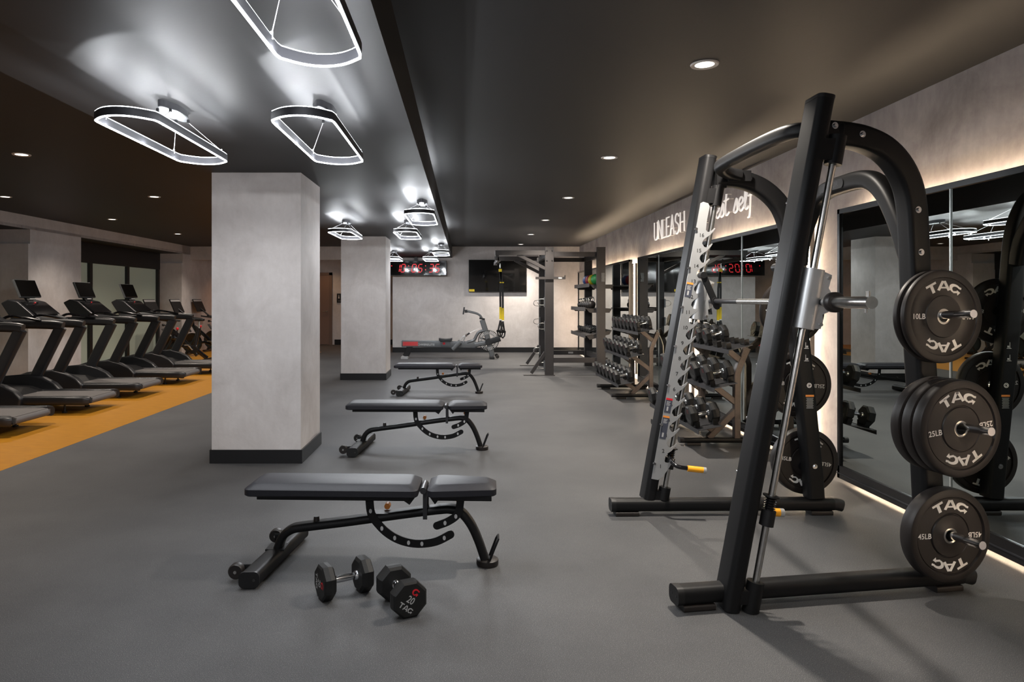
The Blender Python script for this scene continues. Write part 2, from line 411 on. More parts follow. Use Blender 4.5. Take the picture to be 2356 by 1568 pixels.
def pendant():
    r = thing('ring_pendant_light', '', 'pendant light', (0, 0, ZS), group='ring pendants under the lowered ceiling')
    zb = -.211
    b = MB(); b.sweep(ring_path(.30, 1.17, zb+.021), [(.019, .006), (-.019, .006), (-.019, -.006), (.019, -.006)], (0, 0, 1), 'band', closed=True); b.build('ring_band', r)
    b = MB(); b.sweep(ring_path(.30, 1.17, zb-.001), [(.003, .0042), (-.003, .0042), (-.003, -.0042), (.003, -.0042)], (0, 0, 1), 'led', closed=True); b.build('lower_led_line', r)
    b = MB(); b.sweep(ring_path(.30, 1.17, zb+.043), [(.002, .003), (-.002, .003), (-.002, -.003), (.002, -.003)], (0, 0, 1), 'led', closed=True); b.build('upper_led_line', r)
    b = MB(); b.prism([(x*1.0, y) for x, y, _ in ring_path(.115, .34, 0)], lambda a, c, dd: (a, c+.05, dd), -.036, 0, 'shelfsteel')
    b.prism([(x*.9, y*.97) for x, y, _ in ring_path(.115, .34, 0)], lambda a, c, dd: (a, c+.05, dd), -.0375, -.036, 'rowgrey'); b.build('canopy', r)
    for sx in (-1, 1):
        for sy in (-1, 1):
            b = MB(); b.cyl((sx*.035, .05+sy*.12, -.055), (sx*.035, .05+sy*.12, -.036), .008, 'base', n=10)
            b.cyl((sx*.035, .05+sy*.12, -.05), (sx*.146, sy*.40, zb+.045), .0016, 'cable', n=6)
            b.cyl((sx*.146, sy*.40, zb+.03), (sx*.146, sy*.40, zb+.055), .006, 'silver', n=8); b.build('cable', r)
    for sy in (-.3, .3):
        L = bpy.data.lights.new('pendant_glow', 'SPOT'); L.energy = 11; L.color = (.93, .96, 1.0); L.shadow_soft_size = .014; L.spot_size = math.radians(174); L.spot_blend = .25
        lo = bpy.data.objects.new('pendant_lamp', L); C.objects.link(lo); lo.parent = r; lo.location = (0, sy, zb-.01)
    for sx in (-.14, .14):
        for sy in (-.40, 0, .40):
            L = bpy.data.lights.new('pendant_line_glow', 'POINT'); L.energy = 2.9; L.color = (.93, .96, 1.0); L.shadow_soft_size = .004
            lo = bpy.data.objects.new('pendant_line_glow', L); C.objects.link(lo); lo.parent = r; lo.location = (sx, sy, zb-.02)
    for sx in (-.146, .146):
        L = bpy.data.lights.new('pendant_uplight', 'AREA'); L.energy = 1.3; L.color = (.90, .94, 1.0); L.shape = 'RECTANGLE'; L.size = .012; L.size_y = .95
        lo = bpy.data.objects.new('pendant_uplight', L); C.objects.link(lo); lo.parent = r; lo.location = (sx, 0, zb+.052); lo.rotation_euler = (PI, 0, 0)
    return r
p0 = pendant(); first = True
pl = [(-1.645, 3.80, 'ring pendant light at left, directly before the near column'), (-.79, 3.80, 'ring pendant light right of centre above the near column top'),
      (-.52, 1.95, 'ring pendant light cut off by the top edge of the photo'), (-.47, 7.45, 'ring pendant light highest of the three hanging by the second column'),
      (-1.63, 9.35, 'ring pendant light touching the top of the far column'), (-.78, 9.35, 'ring pendant light just above the red digital clock, second of its group of three'),
      (-.46, 13.2, 'ring pendant light right of the clock against the soffit edge'), (-1.58, 15.2, 'far ring pendant light above the left part of the clock'),
      (-.76, 15.2, 'farthest ring pendant light above the right digits of the clock'),
      (-1.645, -1.9, 'added unseen ring pendant behind the camera on the left, for fill light'), (-.79, -1.9, 'added unseen ring pendant behind the camera on the right, for fill light')]  # unseen pair added behind the camera to fill the column fronts
for x, y, lab in pl:
    if first: p0.location = (x, y, ZS); p0['label'] = lab; first = False
    else: dup(p0, (x, y, ZS), (0, 0, 0), lab)

# ------------------------------------------------------------------ logo letters
def stroke(mb, p, q, w, fn, m):
    p = Vector(p); q = Vector(q); d = (q-p).normalized(); n = Vector((-d.y, d.x))*w/2
    vs = [p+n, p-n, q-n, q+n]
    mb.add([fn(v.x, v.y) for v in vs], [(0, 1, 2, 3)], m)
def letter(mb, ch, h, fn, m, w=None):
    w = w or h*.2
    if ch == 'T':
        stroke(mb, (-h*.48, h*.4), (h*.48, h*.4), w, fn, m); stroke(mb, (0, h*.4), (0, -h*.5), w*1.1, fn, m)
    elif ch == 'A':
        stroke(mb, (-h*.46, -h*.5), (-h*.06, h*.5), w, fn, m); stroke(mb, (h*.46, -h*.5), (h*.06, h*.5), w, fn, m)
        stroke(mb, (-h*.3, -h*.2), (h*.3, -h*.2), w*.7, fn, m); stroke(mb, (-h*.13, h*.42), (h*.13, h*.42), w*.8, fn, m)
    elif ch == 'G':
        n = 14; pts = []
        for i in range(n+1):
            a = math.radians(52+205*i/n); pts.append((a, 1))
        R = h*.5; vs = []; 
        a0, a1 = 35, 262
        for i in range(n+1):
            a = math.radians(a0+(a1-a0)*i/n); tw = w*(.75+.5*math.sin(PI*min(1, i/n)))
            for rr in (R-tw*.1, R-tw): vs.append(fn(1.15*rr*math.cos(a), rr*math.sin(a)))
        mb.add(vs, [(2*i, 2*i+1, 2*i+3, 2*i+2) for i in range(n)], m)
        stroke(mb, (-h*.06, -h*.43), (h*.28, -h*.2), w*.8, fn, m)
        stroke(mb, (h*.50, h*.32), (h*.34, h*.30), w*.9, fn, m)
        tri = [(h*.18, -h*.02), (h*.55, -h*.10), (h*.40, -h*.52)]
        mb.add([fn(*p) for p in tri], [(0, 1, 2)], m)

# ------------------------------------------------------------------ weight plate (face towards local -Y)
def plate(w, R, T, hub=.045):
    r = thing('weight_plate', '', 'weight plate')
    b = MB(); c = .012; h = T/2
    def face(s):
        return [(.026, s*h*.86), (.031, s*h*.95), (.036, s*h*.86), (R*.44, s*h*.86), (R*.455, s*h*.62), (R*.47, s*h*.62), (R*.485, s*h*.74),
                (R*.80, s*h*.74), (R*.81, s*h*.66), (R*.825, s*h*.66), (R*.84, s*h*.98), (R-c, s*h), (R-c*.3, s*(h-c*.35)), (R, s*(h-c))]
    prof = face(1) + face(-1)[::-1] + [face(1)[0]]
    mats = ['rubber']*(len(prof)-1)
    for i in (0, 1): mats[i] = 'steel'
    for i in (len(prof)-2, len(prof)-3, len(prof)-4): mats[i] = 'steel'
    b.lathe(prof, (0, 0, 0), (0, 1, 0), 'rubber', 72, mats)
    for side in (-1, 1):
        y = side*(h*.74+.0008)
        for flip in (0, PI):
            for ch, ang in (('T', 24), ('A', 0), ('G', -24)):
                a = math.radians(ang*1.08)+flip; rr = R*.655
                def fn(u, v, a=a, rr=rr, y=y, side=side):
                    x = u*math.cos(a)-(v+rr)*math.sin(a); z = u*math.sin(a)+(v+rr)*math.cos(a)
                    return (x if side < 0 else -x, y, z)
                letter(b, ch, R*.20, lambda u, v, fn=fn: fn(u*1.42, v), 'white', R*.048)
            # weight figure, upright on the left, upside down on the right
            s_ = 1 if flip == 0 else -1
            base = Matrix(((s_*(1 if side < 0 else -1), 0, 0, (-R*.62*s_)*(1 if side < 0 else -1)), (0, 0, 0, y), (0, s_, 0, 0), (0, 0, 0, 1)))
            b.text(w+'LB', R*.16, base, 'white', 1.0)
    b.build('plate_disc', r)
    return r
protoP = {'10': plate('10', .2175, .030), '25': plate('25', .2175, .052), '45': plate('45', .2175, .070)}
usedP = set()
def put_plate(w, loc, rot, label, cat='weight plate'):
    if w not in usedP:
        r = protoP[w]; r.location = loc; r.rotation_euler = rot; r['label'] = label; r['group'] = 'bumper plates on the machine pegs'; usedP.add(w); return r
    return dup(protoP[w], loc, rot, label, 'bumper plates on the machine pegs')

# ------------------------------------------------------------------ smith machine
sm = thing('smith_machine', 'black smith machine with leaning posts, numbered hook plates and plate pegs, at right', 'exercise machine', (1.7, 3.75, 0))
OFF = Vector((1.7, 3.75, 0))
def W(b, name, parent=sm, bevel=0, **k):
    for i in range(len(b.v)): b.v[i] = b.v[i]-OFF
    return b.build(name, parent, bevel, **k)
for (fx0, fy0, rx, ry, tag_) in ((.96, 3.085, 2.44, 3.32, 'near'), (.96, 4.43, 2.44, 4.455, 'far')):
    dv = Vector((rx-fx0, ry-fy0, 0)); L = dv.length; dv.normalize(); nv = Vector((-dv.y, dv.x, 0))   # nv points to +Y
    def fp(x, z, off=0, _f=(fx0, fy0), d=dv, n=nv):     # point in frame plane by world X
        s = (x-_f[0])/d.x
        return Vector((_f[0]+d.x*s, _f[1]+d.y*s, z)) + n*off
    b = MB(); b.sweep([fp(fx0, .066), fp(rx-.05, .066)], rrect(.092, .078, .028), nv, 'black')
    b.sweep([fp(rx-.05, .066), fp(rx-.03, .066), fp(rx+.01, .056)], rrect(.090, .076, .028), nv, 'plastic')
    bt = W(b, 'base_tube')
    b = MB(); b.sweep([fp(fx0-.018, .066), fp(fx0+.012, .066)], rrect(.096, .082, .028), nv, 'plastic')
    for o_ in (-.022, .022): b.cyl(fp(fx0-.0195, .066, o_), fp(fx0-.017, .066, o_), .006, 'darkink', n=10)
    W(b, 'end_cap')
    b = MB(); b.sweep([fp(fx0+.01, .014), fp(fx0+.16, .014)], rrect(.09, .028, .008), nv, 'rubber'); W(b, 'rubber_foot')
    b = MB(); b.sweep([fp(rx-.2, .014), fp(rx-.06, .014)], rrect(.085, .028, .008), nv, 'rubber'); W(b, 'rubber_foot')
    # leaning front post, oval section long across the machine
    x0 = 1.19; x1 = 1.615; zt = 2.30; py = fp(x0, 0).y
    if tag_ == 'near': py = 3.11
    else: py = 4.478; x0 = 1.178; x1 = 1.59; zt = 2.315
    b = MB(); b.sweep([(x0, py, .005) if tag_ == 'near' else (x0+.178*.09, py, .09), (x1, py, zt)], rrect(.158, .076, .027, 8), (0, 1, 0), 'black'); W(b, 'front_post')
    ux = (x1-x0)/(zt)
    b = MB(); b.sweep([(x1-ux*.004, py, zt-.004), (x1+ux*.012, py, zt+.012)], rrect(.160, .078, .028, 8), (0, 1, 0), 'plastic'); W(b, 'post_cap')
    # guide rod
    ryy = py-.05 if tag_ == 'near' else 4.43
    def rod(z, ox=.088, x0=x0, ux=ux, ryy=ryy): return Vector((x0+ux*z+ox, ryy, z))
    b = MB(); b.cyl(rod(.1), rod(2.08), .0155, 'steel', n=20); W(b, 'guide_rod')
    b = MB(); b.cyl(rod(.0 if tag_ == 'near' else .10), rod(.135 if tag_ == 'near' else .18), .037, 'black', n=24); b.box(rod(.07 if tag_ == 'near' else .13)-Vector((.035, 0, 0)), (.07, .05, .06), 'black'); W(b, 'rod_socket')
    b = MB(); b.cyl(rod(2.0), rod(2.13), .037, 'black', n=24); b.box(rod(2.065)-Vector((.05, 0, 0)), (.08, .06, .095), 'black'); W(b, 'rod_socket')
    # arched rear upright
    if tag_ == 'near': pp = [(1.66, 2.175), (1.78, 2.17), (1.88, 2.155), (1.98, 2.115), (2.06, 2.045), (2.115, 1.95), (2.14, 1.84), (2.15, 1.7), (2.165, 1.4), (2.20, .9), (2.235, .3), (2.245, .11)]
    else: pp = [(1.63, 2.185), (1.76, 2.18), (1.87, 2.15), (1.96, 2.10), (2.04, 2.02), (2.09, 1.92), (2.12, 1.8), (2.14, 1.6), (2.17, 1.2), (2.21, .8), (2.26, .3), (2.275, .11)]
    b = MB(); b.sweep(smooth_path([fp(x, z) for x, z in pp], 4), rrect(.098, .112, .024), nv, 'black'); b.box(fp(1.655, 2.18), (.06, .09, .13), 'black'); W(b, 'rear_upright')
    # bolts
    b = MB(); inner = -1 if tag_ == 'near' else -1
    bl = [(1.70, 2.20), (1.84, 2.165), (2.13, 1.82), (2.145, 1.62)] if tag_ == 'near' else [(1.69, 2.185), (1.83, 2.175), (2.255, .32)]
    for x, z in bl:
        c0 = fp(x, z, inner*.049); b.cyl(c0, c0+nv*inner*.004, .016, 'chrome', n=16).cyl(c0, c0+nv*inner*.012, .009, 'chrome', n=6)
    W(b, 'bolt')
    # storage pegs
    ud = 1 if tag_ == 'far' else -1
    for z, x, ln in ((1.32, 2.19, .24), (.82, 2.185 if ud < 0 else 2.20, .33), (.30, 2.235, .24)):
        q = fp(x, z, ud*.045); e = q+nv*ud*ln+Vector((0, 0, .014))
        b = MB(); b.cyl(q, e, .0185, 'chrome', n=20); b.cyl(q, q+nv*ud*.012, .035, 'black', n=20); W(b, 'plate_peg')
    # hook plate (aluminium, toothed)
    hp = MB(); pts = []
    ax = Vector((ux, 0, 1)).normalized(); ac = Vector((ax.z, 0, -ax.x))     # along, across (+X side)
    org = Vector((x0+ux*.24, 0, .24))
    step = .1005; N = 16; Lp = step*N+.19
    left = [(-.002, 0), (.043, -.0), (.06, .02)]
    body = .052
    poly_l = -.004
    pl_ = [(poly_l, Lp), (.010, Lp+.012), (.04, Lp+.008), (.052, Lp-.01), (.050, Lp-.10)]
    segs = []
    for k in range(N-1, -1, -1):
        s0 = .03+k*step
        # tooth tip up right, rounded notch under the next tooth
        pl_ += [(.054, s0+.098), (.063, s0+.088), (.075, s0+.088), (.088, s0+.100), (.103, s0+.120), (.107, s0+.117), (.098, s0+.095), (.082, s0+.068), (.064, s0+.050), (.054, s0+.037), (.047, s0+.024), (.046, s0+.008)] if k else [(.052, s0+.098), (.060, s0+.088), (.075, s0+.088), (.088, s0+.100), (.103, s0+.120), (.107, s0+.117), (.098, s0+.095), (.082, s0+.05), (.06, s0-.0), (.035, s0-.03)]
    pl_ += [(poly_l, 0)]
    ypl = (py+.085) if tag_ == 'near' else (py-.088)
    base_off = -.018
    def hf(a, bb_, dd): 
        p = org + ac*(a*1.1+base_off) + ax*bb_; return (p.x, ypl+dd, p.z)
    # split into quads strip to avoid concave n-gon trouble
    me_poly = pl_
    hp.prism(me_poly, hf, -.003, .003, 'alu')
    sgn = -1
    for k in range(N):
        s0 = .03+k*step+.058
        base = Matrix(((ac.x, ax.x, 0, 0), (0, 0, 0, 0), (ac.z, ax.z, 0, 0), (0, 0, 0, 1)))
        p = org + ac*(.038+base_off) + ax*s0
        mt = Matrix.Translation((p.x, ypl-.0036, p.z)) @ Matrix(((1, 0, 0, 0), (0, 0, 1, 0), (0, 1, 0, 0), (0, 0, 0, 1)))
        hp.text(str(k+1), .034, mt, 'darkink')
    W(hp, 'hook_plate')
    b = MB()
    for k in range(7):
        p = org+ac*(base_off-.004)+ax*(.1+k*.255); b.cyl((p.x, ypl-.012, p.z), (p.x, ypl+.0, p.z), .009, 'chrome', n=10)
    b.sweep([org+ac*.004+Vector((0, ypl+.006, 0)), org+ac*.004+ax*(Lp)+Vector((0, ypl+.006, 0))], rrect(.012, .03, .004, 2), (0, 1, 0), 'shelfsteel')
    W(b, 'mounting_rail')
    # warning stickers
    if tag_ == 'far':
        for s0, hh, top in ((.265, .15, 'orange'), (.435, .095, 'red'), (1.19, .095, 'orange')):
            b = MB(); 
            def q4(a0, a1, b0, b1, m_, dy, b=b):
                vs = [hf(a0, b0, dy), hf(a1, b0, dy), hf(a1, b1, dy), hf(a0, b1, dy)]; b.add(vs, [(0, 1, 2, 3)], m_)
            q4(-.002, .036, s0, s0+hh, 'lab', -.0042); q4(-.002, .036, s0+hh-.012, s0+hh, top, -.0046)
            for j in range(5): q4(.004, .028-.003*(j % 3), s0+hh-.024-j*.006, s0+hh-.021-j*.006, 'greyp', -.0046)
            q4(.010, .02, s0+.012, s0+.04, 'greyp', -.0046)
            W(b, 'warning_sticker', smooth=False)
        # stickers on the rear upright
        b = MB()
        def st(x, z, w, h, m_, e=0, b=b):
            cs = [fp(x-w/2, z-h/2, -.0502-e), fp(x+w/2, z-h/2, -.0502-e), fp(x+w/2, z+h/2, -.0502-e), fp(x-w/2, z+h/2, -.0502-e)]; b.add(cs, [(0, 1, 2, 3)], m_)
        st(2.222, .775, .055, .012, 'orange'); 
        for j in range(9): st(2.222, .76-j*.008, .046-.006*(j % 2), .003, 'greyp')
        for z0 in (1.0, 1.08): st(2.20, z0, .03, .004, 'greyp'); st(2.195, z0+.02, .004, .04, 'greyp'); st(2.205, z0+.012, .012, .012, 'greyp')
        W(b, 'instruction_sticker', smooth=False)
        b = MB(); b.lathe([(.012, 0), (.016, 0)], fp(2.218, .842, -.0504), nv, 'white', 20)
        letter(b, 'G', .018, lambda u, v: fp(2.218, .842, -.0504)+dv*u+Vector((0, 0, v)), 'white'); W(b, 'round_logo')
    # spotter stop
    zs = .345 if tag_ == 'far' else .43
    c = rod(zs); c2 = rod(zs+.07); adir = (c2-c).normalized()
    b = MB(); b.cyl(c-adir*.045, c+adir*.025, .031, 'plastic', n=24); b.cyl(c+adir*.085, c+adir*.091, .036, 'plastic', n=24)
    for j in range(5): b.lathe([(.020, -.003), (.026, 0), (.020, .003)], c+adir*(.034+j*.011), adir, 'gloss', 20)
    b.cyl(c, c+adir*.09, .018, 'gloss', n=16)
    W(b, 'safety_stop')
    b = MB()
    if tag_ == 'far':
        b.tube(smooth_path([c+Vector((0, -.02, .03)), c+Vector((-.015, -.09, .02)), c+Vector((.01, -.13, .0)), c+Vector((.075, -.14, -.01))], 5), .013, 'gloss', 10)
        b.cyl(c+Vector((.07, -.14, -.01)), c+Vector((.18, -.15, -.02)), .019, 'amber', n=16); b.cyl(c+Vector((.165, -.149, -.0185)), c+Vector((.182, -.15, -.0205)), .0195, 'silver', n=16)
    else:
        b.cyl(c+Vector((.0, .05, 0)), c+Vector((.075, .05, -.003)), .0185, 'amber', n=16); b.cyl(c+Vector((.075, .05, -.003)), c+Vector((.093, .05, -.004)), .019, 'silver', n=16)
    W(b, 'stop_handle', label='amber yellow safety stop handle')
    # carriage
    zc = 1.40
    c = rod(zc)
    b = MB(); half = .135
    prof = [(-.04, -.045), (.028, -.052), (.04, -.04), (.04, .02), (.034, .05), (-.034, .05), (-.04, .02)] 
    b.sweep([c-adir*half, c+adir*half], [(q[0], q[1]) for q in rrect(.085, .085, .03, 6)], (0, 1, 0), 'alu')
    def cf(a, bb_, dd, c=c, adir=adir, ac=ac): 
        p = c+ac*a+adir*bb_; return (p.x, p.y+dd, p.z)
    b.prism([(.03, -.13), (.065, -.125), (.07, -.09), (.062, -.06), (.085, -.045), (.095, 0), (.085, .04), (.068, .06), (.072, .12), (.03, .13)], cf, -.03, .03, 'alu')
    for s_ in (-.105, .105): b.cyl(cf(.06, s_, -.04), cf(.06, s_, .035), .008, 'steel', n=12)
    W(b, 'carriage', label='aluminium bar carriage')
# barbell
ybn = 2.95; yb_end = 2.655; bz = 1.385; bx = 1.582
b = MB(); b.cyl((bx, 2.97, bz), (bx, 4.55, bz), .0145, 'shelfsteel', n=20)
b.cyl((bx, 3.30, bz), (bx, 3.95, bz), .0152, 'steel', n=20); W(b, 'barbell_shaft')
for s_, ya, yb2 in ((1, 2.655, 2.99), (-1, 4.80, 4.50)):
    b = MB(); b.cyl((bx, ya, bz), (bx, yb2, bz), .0245, 'steel', n=28)
    b.cyl((bx, ya+s_*.025, bz), (bx, ya+s_*.025, bz+.045), .008, 'steel', n=12).cyl((bx, ya+s_*.04, bz-.04), (bx, ya+s_*.04, bz), .006, 'steel', n=12)
    W(b, 'barbell_sleeve')
    b = MB(); b.lathe([(.018, -.001), (.038, -.001), (.044, .008), (.044, .03), (.038, .038), (.018, .038)], (bx, ya+s_*.25, bz), (0, s_, 0), 'rubber', 36); W(b, 'collar_ring')
for yk in (4.32, 3.27):
    b = MB(); c = Vector((bx, yk, bz)); top = Vector((bx-.075, yk, bz+.165)); dn = Vector((bx+.012, yk, bz-.035))
    b.sweep([dn, top], rrect(.014, .042, .006, 3), (0, 1, 0), 'plastic'); b.cyl(top+Vector((0, -.014, 0)), top+Vector((0, .05, 0)), .021, 'plastic', n=16).cyl(c+Vector((0, -.016, 0)), c+Vector((0, .016, 0)), .024, 'plastic', n=16)
    b.cyl(dn+Vector((0, -.008, 0)), dn+Vector((0, .008, 0)), .018, 'plastic', n=16)
    W(b, 'bar_hook')
# pull-up bar across the front
b = MB(); b.sweep(smooth_path([(1.76, 4.375, 2.19), (1.68, 4.35, 2.20), (1.60, 4.27, 2.215), (1.575, 4.15, 2.222), (1.575, 3.75, 2.225), (1.575, 3.40, 2.215), (1.60, 3.27, 2.205), (1.68, 3.21, 2.19), (1.76, 3.19, 2.185)], 5), rrect(.072, .074, .026), (0, 0, 1), 'black')
for y in (4.365, 3.2): b.box((1.755, y, 2.185), (.15, .010, .07), 'black')
W(b, 'pull_up_bar', bevel=.003)
# rear cross beam with badge
cb = smooth_path([(2.15, 4.39, 1.62), (2.15, 4.35, 1.78), (2.15, 4.22, 1.96), (2.15, 4.08, 2.035), (2.15, 3.85, 2.05), (2.15, 3.64, 2.035), (2.15, 3.50, 1.95), (2.15, 3.38, 1.78), (2.16, 3.31, 1.60)], 6)
b = MB(); b.sweep(cb, rrect(.085, .098, .03), (1, 0, 0), 'black'); W(b, 'cross_beam')
b = MB(); b.prism([(p[0], p[1]) for p in rrect(.26, .052, .024)], lambda a, c, d: (2.107+d, 3.93-a, 2.048+c), -.004, .001, 'plastic')
mt = Matrix.Translation((2.1022, 3.93, 2.048)) @ Matrix(((0, 0, -1, 0), (-1, 0, 0, 0), (0, 1, 0, 0), (0, 0, 0, 1)))
b.text('PRECOR', .042, mt, 'shelfsteel'); W(b, 'badge')

nn = Vector((.158, -.987, 0)); ang = math.radians(10)
def npos(x, d, z):
    s = (x-.96)/(1.48); return Vector((x, 3.085+.235*s, z))+nn*d
put_plate('10', tuple(npos(2.19, .078, 1.318)), (0, 0, ang), 'black bumper plate on the top near peg, behind the outer plate')
put_plate('10', tuple(npos(2.197, .110, 1.318)), (0, 0, ang+.02), 'black 10 pound bumper plate, outermost on the top near peg')
for i, (l, dx) in enumerate((('black 25 pound bumper plate on the middle near peg, innermost of three', 0), ('black 25 pound bumper plate on the middle near peg, between the other two', .002), ('black 25 pound bumper plate on the middle near peg, outermost of three facing the camera', .0))):
    put_plate('25', tuple(npos(2.165+dx, .105+.06*i, .822)), (0.02*(1-i) if i < 2 else 0, math.radians(-7 if i == 2 else 14*i), ang+.01*i), l)
put_plate('45', tuple(npos(2.23, .095, .302)), (0, math.radians(1), ang), 'black 45 pound bumper plate on the bottom near peg beside the floor')
put_plate('10', (2.17, 4.535, 1.318), (0, 0, .02), 'black bumper plate on the top peg of the farther machine upright')
put_plate('25', (2.215, 4.545, .832), (0, math.radians(4), .02), 'black 25 pound bumper plate on the middle peg of the farther machine upright')
put_plate('45', (2.262, 4.555, .322), (0, math.radians(8), .02), 'black 45 pound bumper plate on the bottom peg of the farther machine upright')

# ------------------------------------------------------------------ dumbbells
def dumbbell(R, hw, hl, txt=None, rot0=0.0):
    """axis along local X, origin at centre"""
    r = thing('dumbbell', '', 'dumbbell')
    for s_ in (-1, 1):
        b = MB(); c = hw*.16
        def ring(rad, x, ang0=PI/8):
            return [(x, rad*math.cos(ang0+i*PI/4), rad*math.sin(ang0+i*PI/4)) for i in range(8)]
        xi = hl/2; xo = hl/2+hw
        rings = [ring(R*.82, xi), ring(R*.97, xi+c), ring(R, xi+hw*.5), ring(R*.97, xo-c*.7), ring(R*.86, xo)]
        vs = []; 
        for k in rings: vs += [(s_*p[0], p[1], p[2]) for p in k]
        fs = []
        for k in range(4):
            for i in range(8):
                j = (i+1) % 8; fs.append((k*8+i, k*8+j, (k+1)*8+j, (k+1)*8+i))
        fs += [tuple(range(7, -1, -1)), tuple(range(32, 40))]
        b.add(vs, fs, 'drub')
        if txt is not None:
            x = s_*(xo+.0007); a = rot0
            def fn(u, v, x=x, s_=s_, a=a):
                uu = u*math.cos(a)-v*math.sin(a); vv = u*math.sin(a)+v*math.cos(a)
                return (x, s_*uu, vv)
            gm, rm = ('greyp', 'red') if txt else ('dimgrey', 'dimred')
            def shift(dx, dz): return lambda u, v: fn(u+dx, v+dz)
            letter(b, 'T', R*.27, shift(-R*.30, -R*.42), gm); letter(b, 'A', R*.27, shift(-.0, -R*.42), gm); letter(b, 'G', R*.27, shift(R*.29, -R*.42), gm)
            letter(b, 'G', R*.36, shift(0, R*.45), rm)
            c_, q = math.cos(a), math.sin(a)
            mt = Matrix(((0, 0, 0, x), (s_*c_, -s_*q, 0, 0), (q, c_, 0, 0), (0, 0, 0, 1)))
            if txt: b.text(txt, R*.50, mt, 'greyp', .85)
        b.build('head', r, smooth=False)
    b = MB(); b.lathe([(.0155, -hl/2), (.0165, -hl/4), (.0175, 0), (.0165, hl/4), (.0155, hl/2)], (0, 0, 0), (1, 0, 0), 'chrome', 18)
    for s_ in (-1, 1): b.lathe([(.0155, 0), (.019, .004), (.0235, .012), (.0235, .016)], (s_*(hl/2-.014), 0, 0), (s_, 0, 0), 'chrome', 18)
    b.build('handle', r)
    return r
R20 = .0865; c8 = math.cos(PI/8)
d1 = dumbbell(R20, .060, .125, '20', math.radians(-90)); d1.location = (-.572, 3.235, R20*c8*.995); d1.rotation_euler = (0, 0, math.radians(31))
d1['label'] = 'black 20 pound dumbbell on the floor under the near bench, left of the pair'; d1['group'] = 'pair of dumbbells on the floor'
d2 = dumbbell(R20, .060, .125, '20', math.radians(-38)); 
d2.location = (-.292, 3.10, R20*c8*.995); d2.rotation_euler = (0, 0, math.radians(-64))
d2['label'] = 'black 20 pound dumbbell on the floor, right of the pair, end facing the camera'; d2['group'] = 'pair of dumbbells on the floor'

# ------------------------------------------------------------------ dumbbell racks
tiers = [(2.07, .235, 2.28, .275), (2.21, .605, 2.415, .655), (2.336, .945, 2.55, .992)]
RK = {}
def rack(yc, feet, label):
    r = thing('dumbbell_rack', label, 'dumbbell rack', (2.4, yc, 0), group='dumbbell racks'); ox = 2.4
    for fy in feet:
        y = fy-yc
        b = MB(); b.sweep([(2.08-ox, y, .05), (2.82-ox, y, .05)], rrect(.07, .05, .02), (0, 1, 0), 'black'); b.sweep([(2.05-ox, y, .052), (2.09-ox, y, .052)], rrect(.074, .056, .022), (0, 1, 0), 'plastic')
        b.sweep([(2.12-ox, y, .0125), (2.25-ox, y, .0125)], rrect(.06, .025, .005), (0, 1, 0), 'rubber').sweep([(2.68-ox, y, .0125), (2.8-ox, y, .0125)], rrect(.06, .025, .005), (0, 1, 0), 'rubber'); b.build('foot', r)
        b = MB(); pr = rrect(.062, .058, .004, 1); ps = rrect(.054, .056, .004, 1); pq = rrect(.048, .054, .004, 1); sd = (0, 1, 0)
        b.sweep([(2.60-ox, y, .07), (2.60-ox, y, .68), (2.625-ox, y, .76), (2.70-ox, y, .93)], pr, sd, 'rackbrown')
        b.sweep([(2.33-ox, y, .07), (2.585-ox, y, .33)], ps, sd, 'rackbrown')
        b.sweep([(2.41-ox, y, .12), (2.20-ox, y, .25)], pq, sd, 'rackbrown')
        b.sweep([(2.60-ox, y, .40), (2.31-ox, y, .62)], ps, sd, 'rackbrown')
        b.sweep([(2.645-ox, y, .80), (2.45-ox, y, .96)], ps, sd, 'rackbrown')
        b.build('end_frame', r)
    for (xa, za, xb, zb) in tiers:
        b = MB(); y0, y1 = -.80, .80
        d = Vector((xb-xa, 0, zb-za)); dn = Vector((-d.z, 0, d.x)).normalized()
        pts = [(xa-.0, za+.028), (xa, za-.02), (xb+.004, zb-.02), (xb+.004, zb+.006), (xb, zb+.006), (xb, zb-.012), (xa+.006, za-.012), (xa+.006, za+.028)]
        b.bb(0, 0, 0, 0, 0, 0, 'shelfsteel') if False else None
        b.prism([(xa, za-.004), (xb, zb-.004), (xb, zb), (xa, za)], lambda a, c, dd: (a-ox, dd, c), y0, y1, 'shelfsteel')
        b.prism([(xa-.004, za-.035), (xa, za-.035), (xa, za+.004), (xa-.004, za+.004)], lambda a, c, dd: (a-ox, dd, c), y0, y1, 'shelfsteel')
        b.build('shelf', r)
    return r
def saddle(r, ox, x, y, z, tilt, w):
    # cradle with upturned ends
    rot = Matrix.Rotation(-tilt, 3, 'Y')
    def f(a, c, dd): p = rot @ Vector((a, dd, c)); return (x-ox+p.x, y+p.y, z+p.z)
    for s_ in (-1, 1):
        b = MB(); xx = s_*.082
        pts = [(-w, .052), (-w+.012, .052), (-w*.45, .014), (w*.45, .014), (w-.012, .052), (w, .052), (w*.8, .0), (-w*.8, .0)]
        b.prism(pts, lambda a, c, dd, xx=xx: f(xx+dd, c, a), -.022, .022, 'plastic'); b.build('cradle', r)
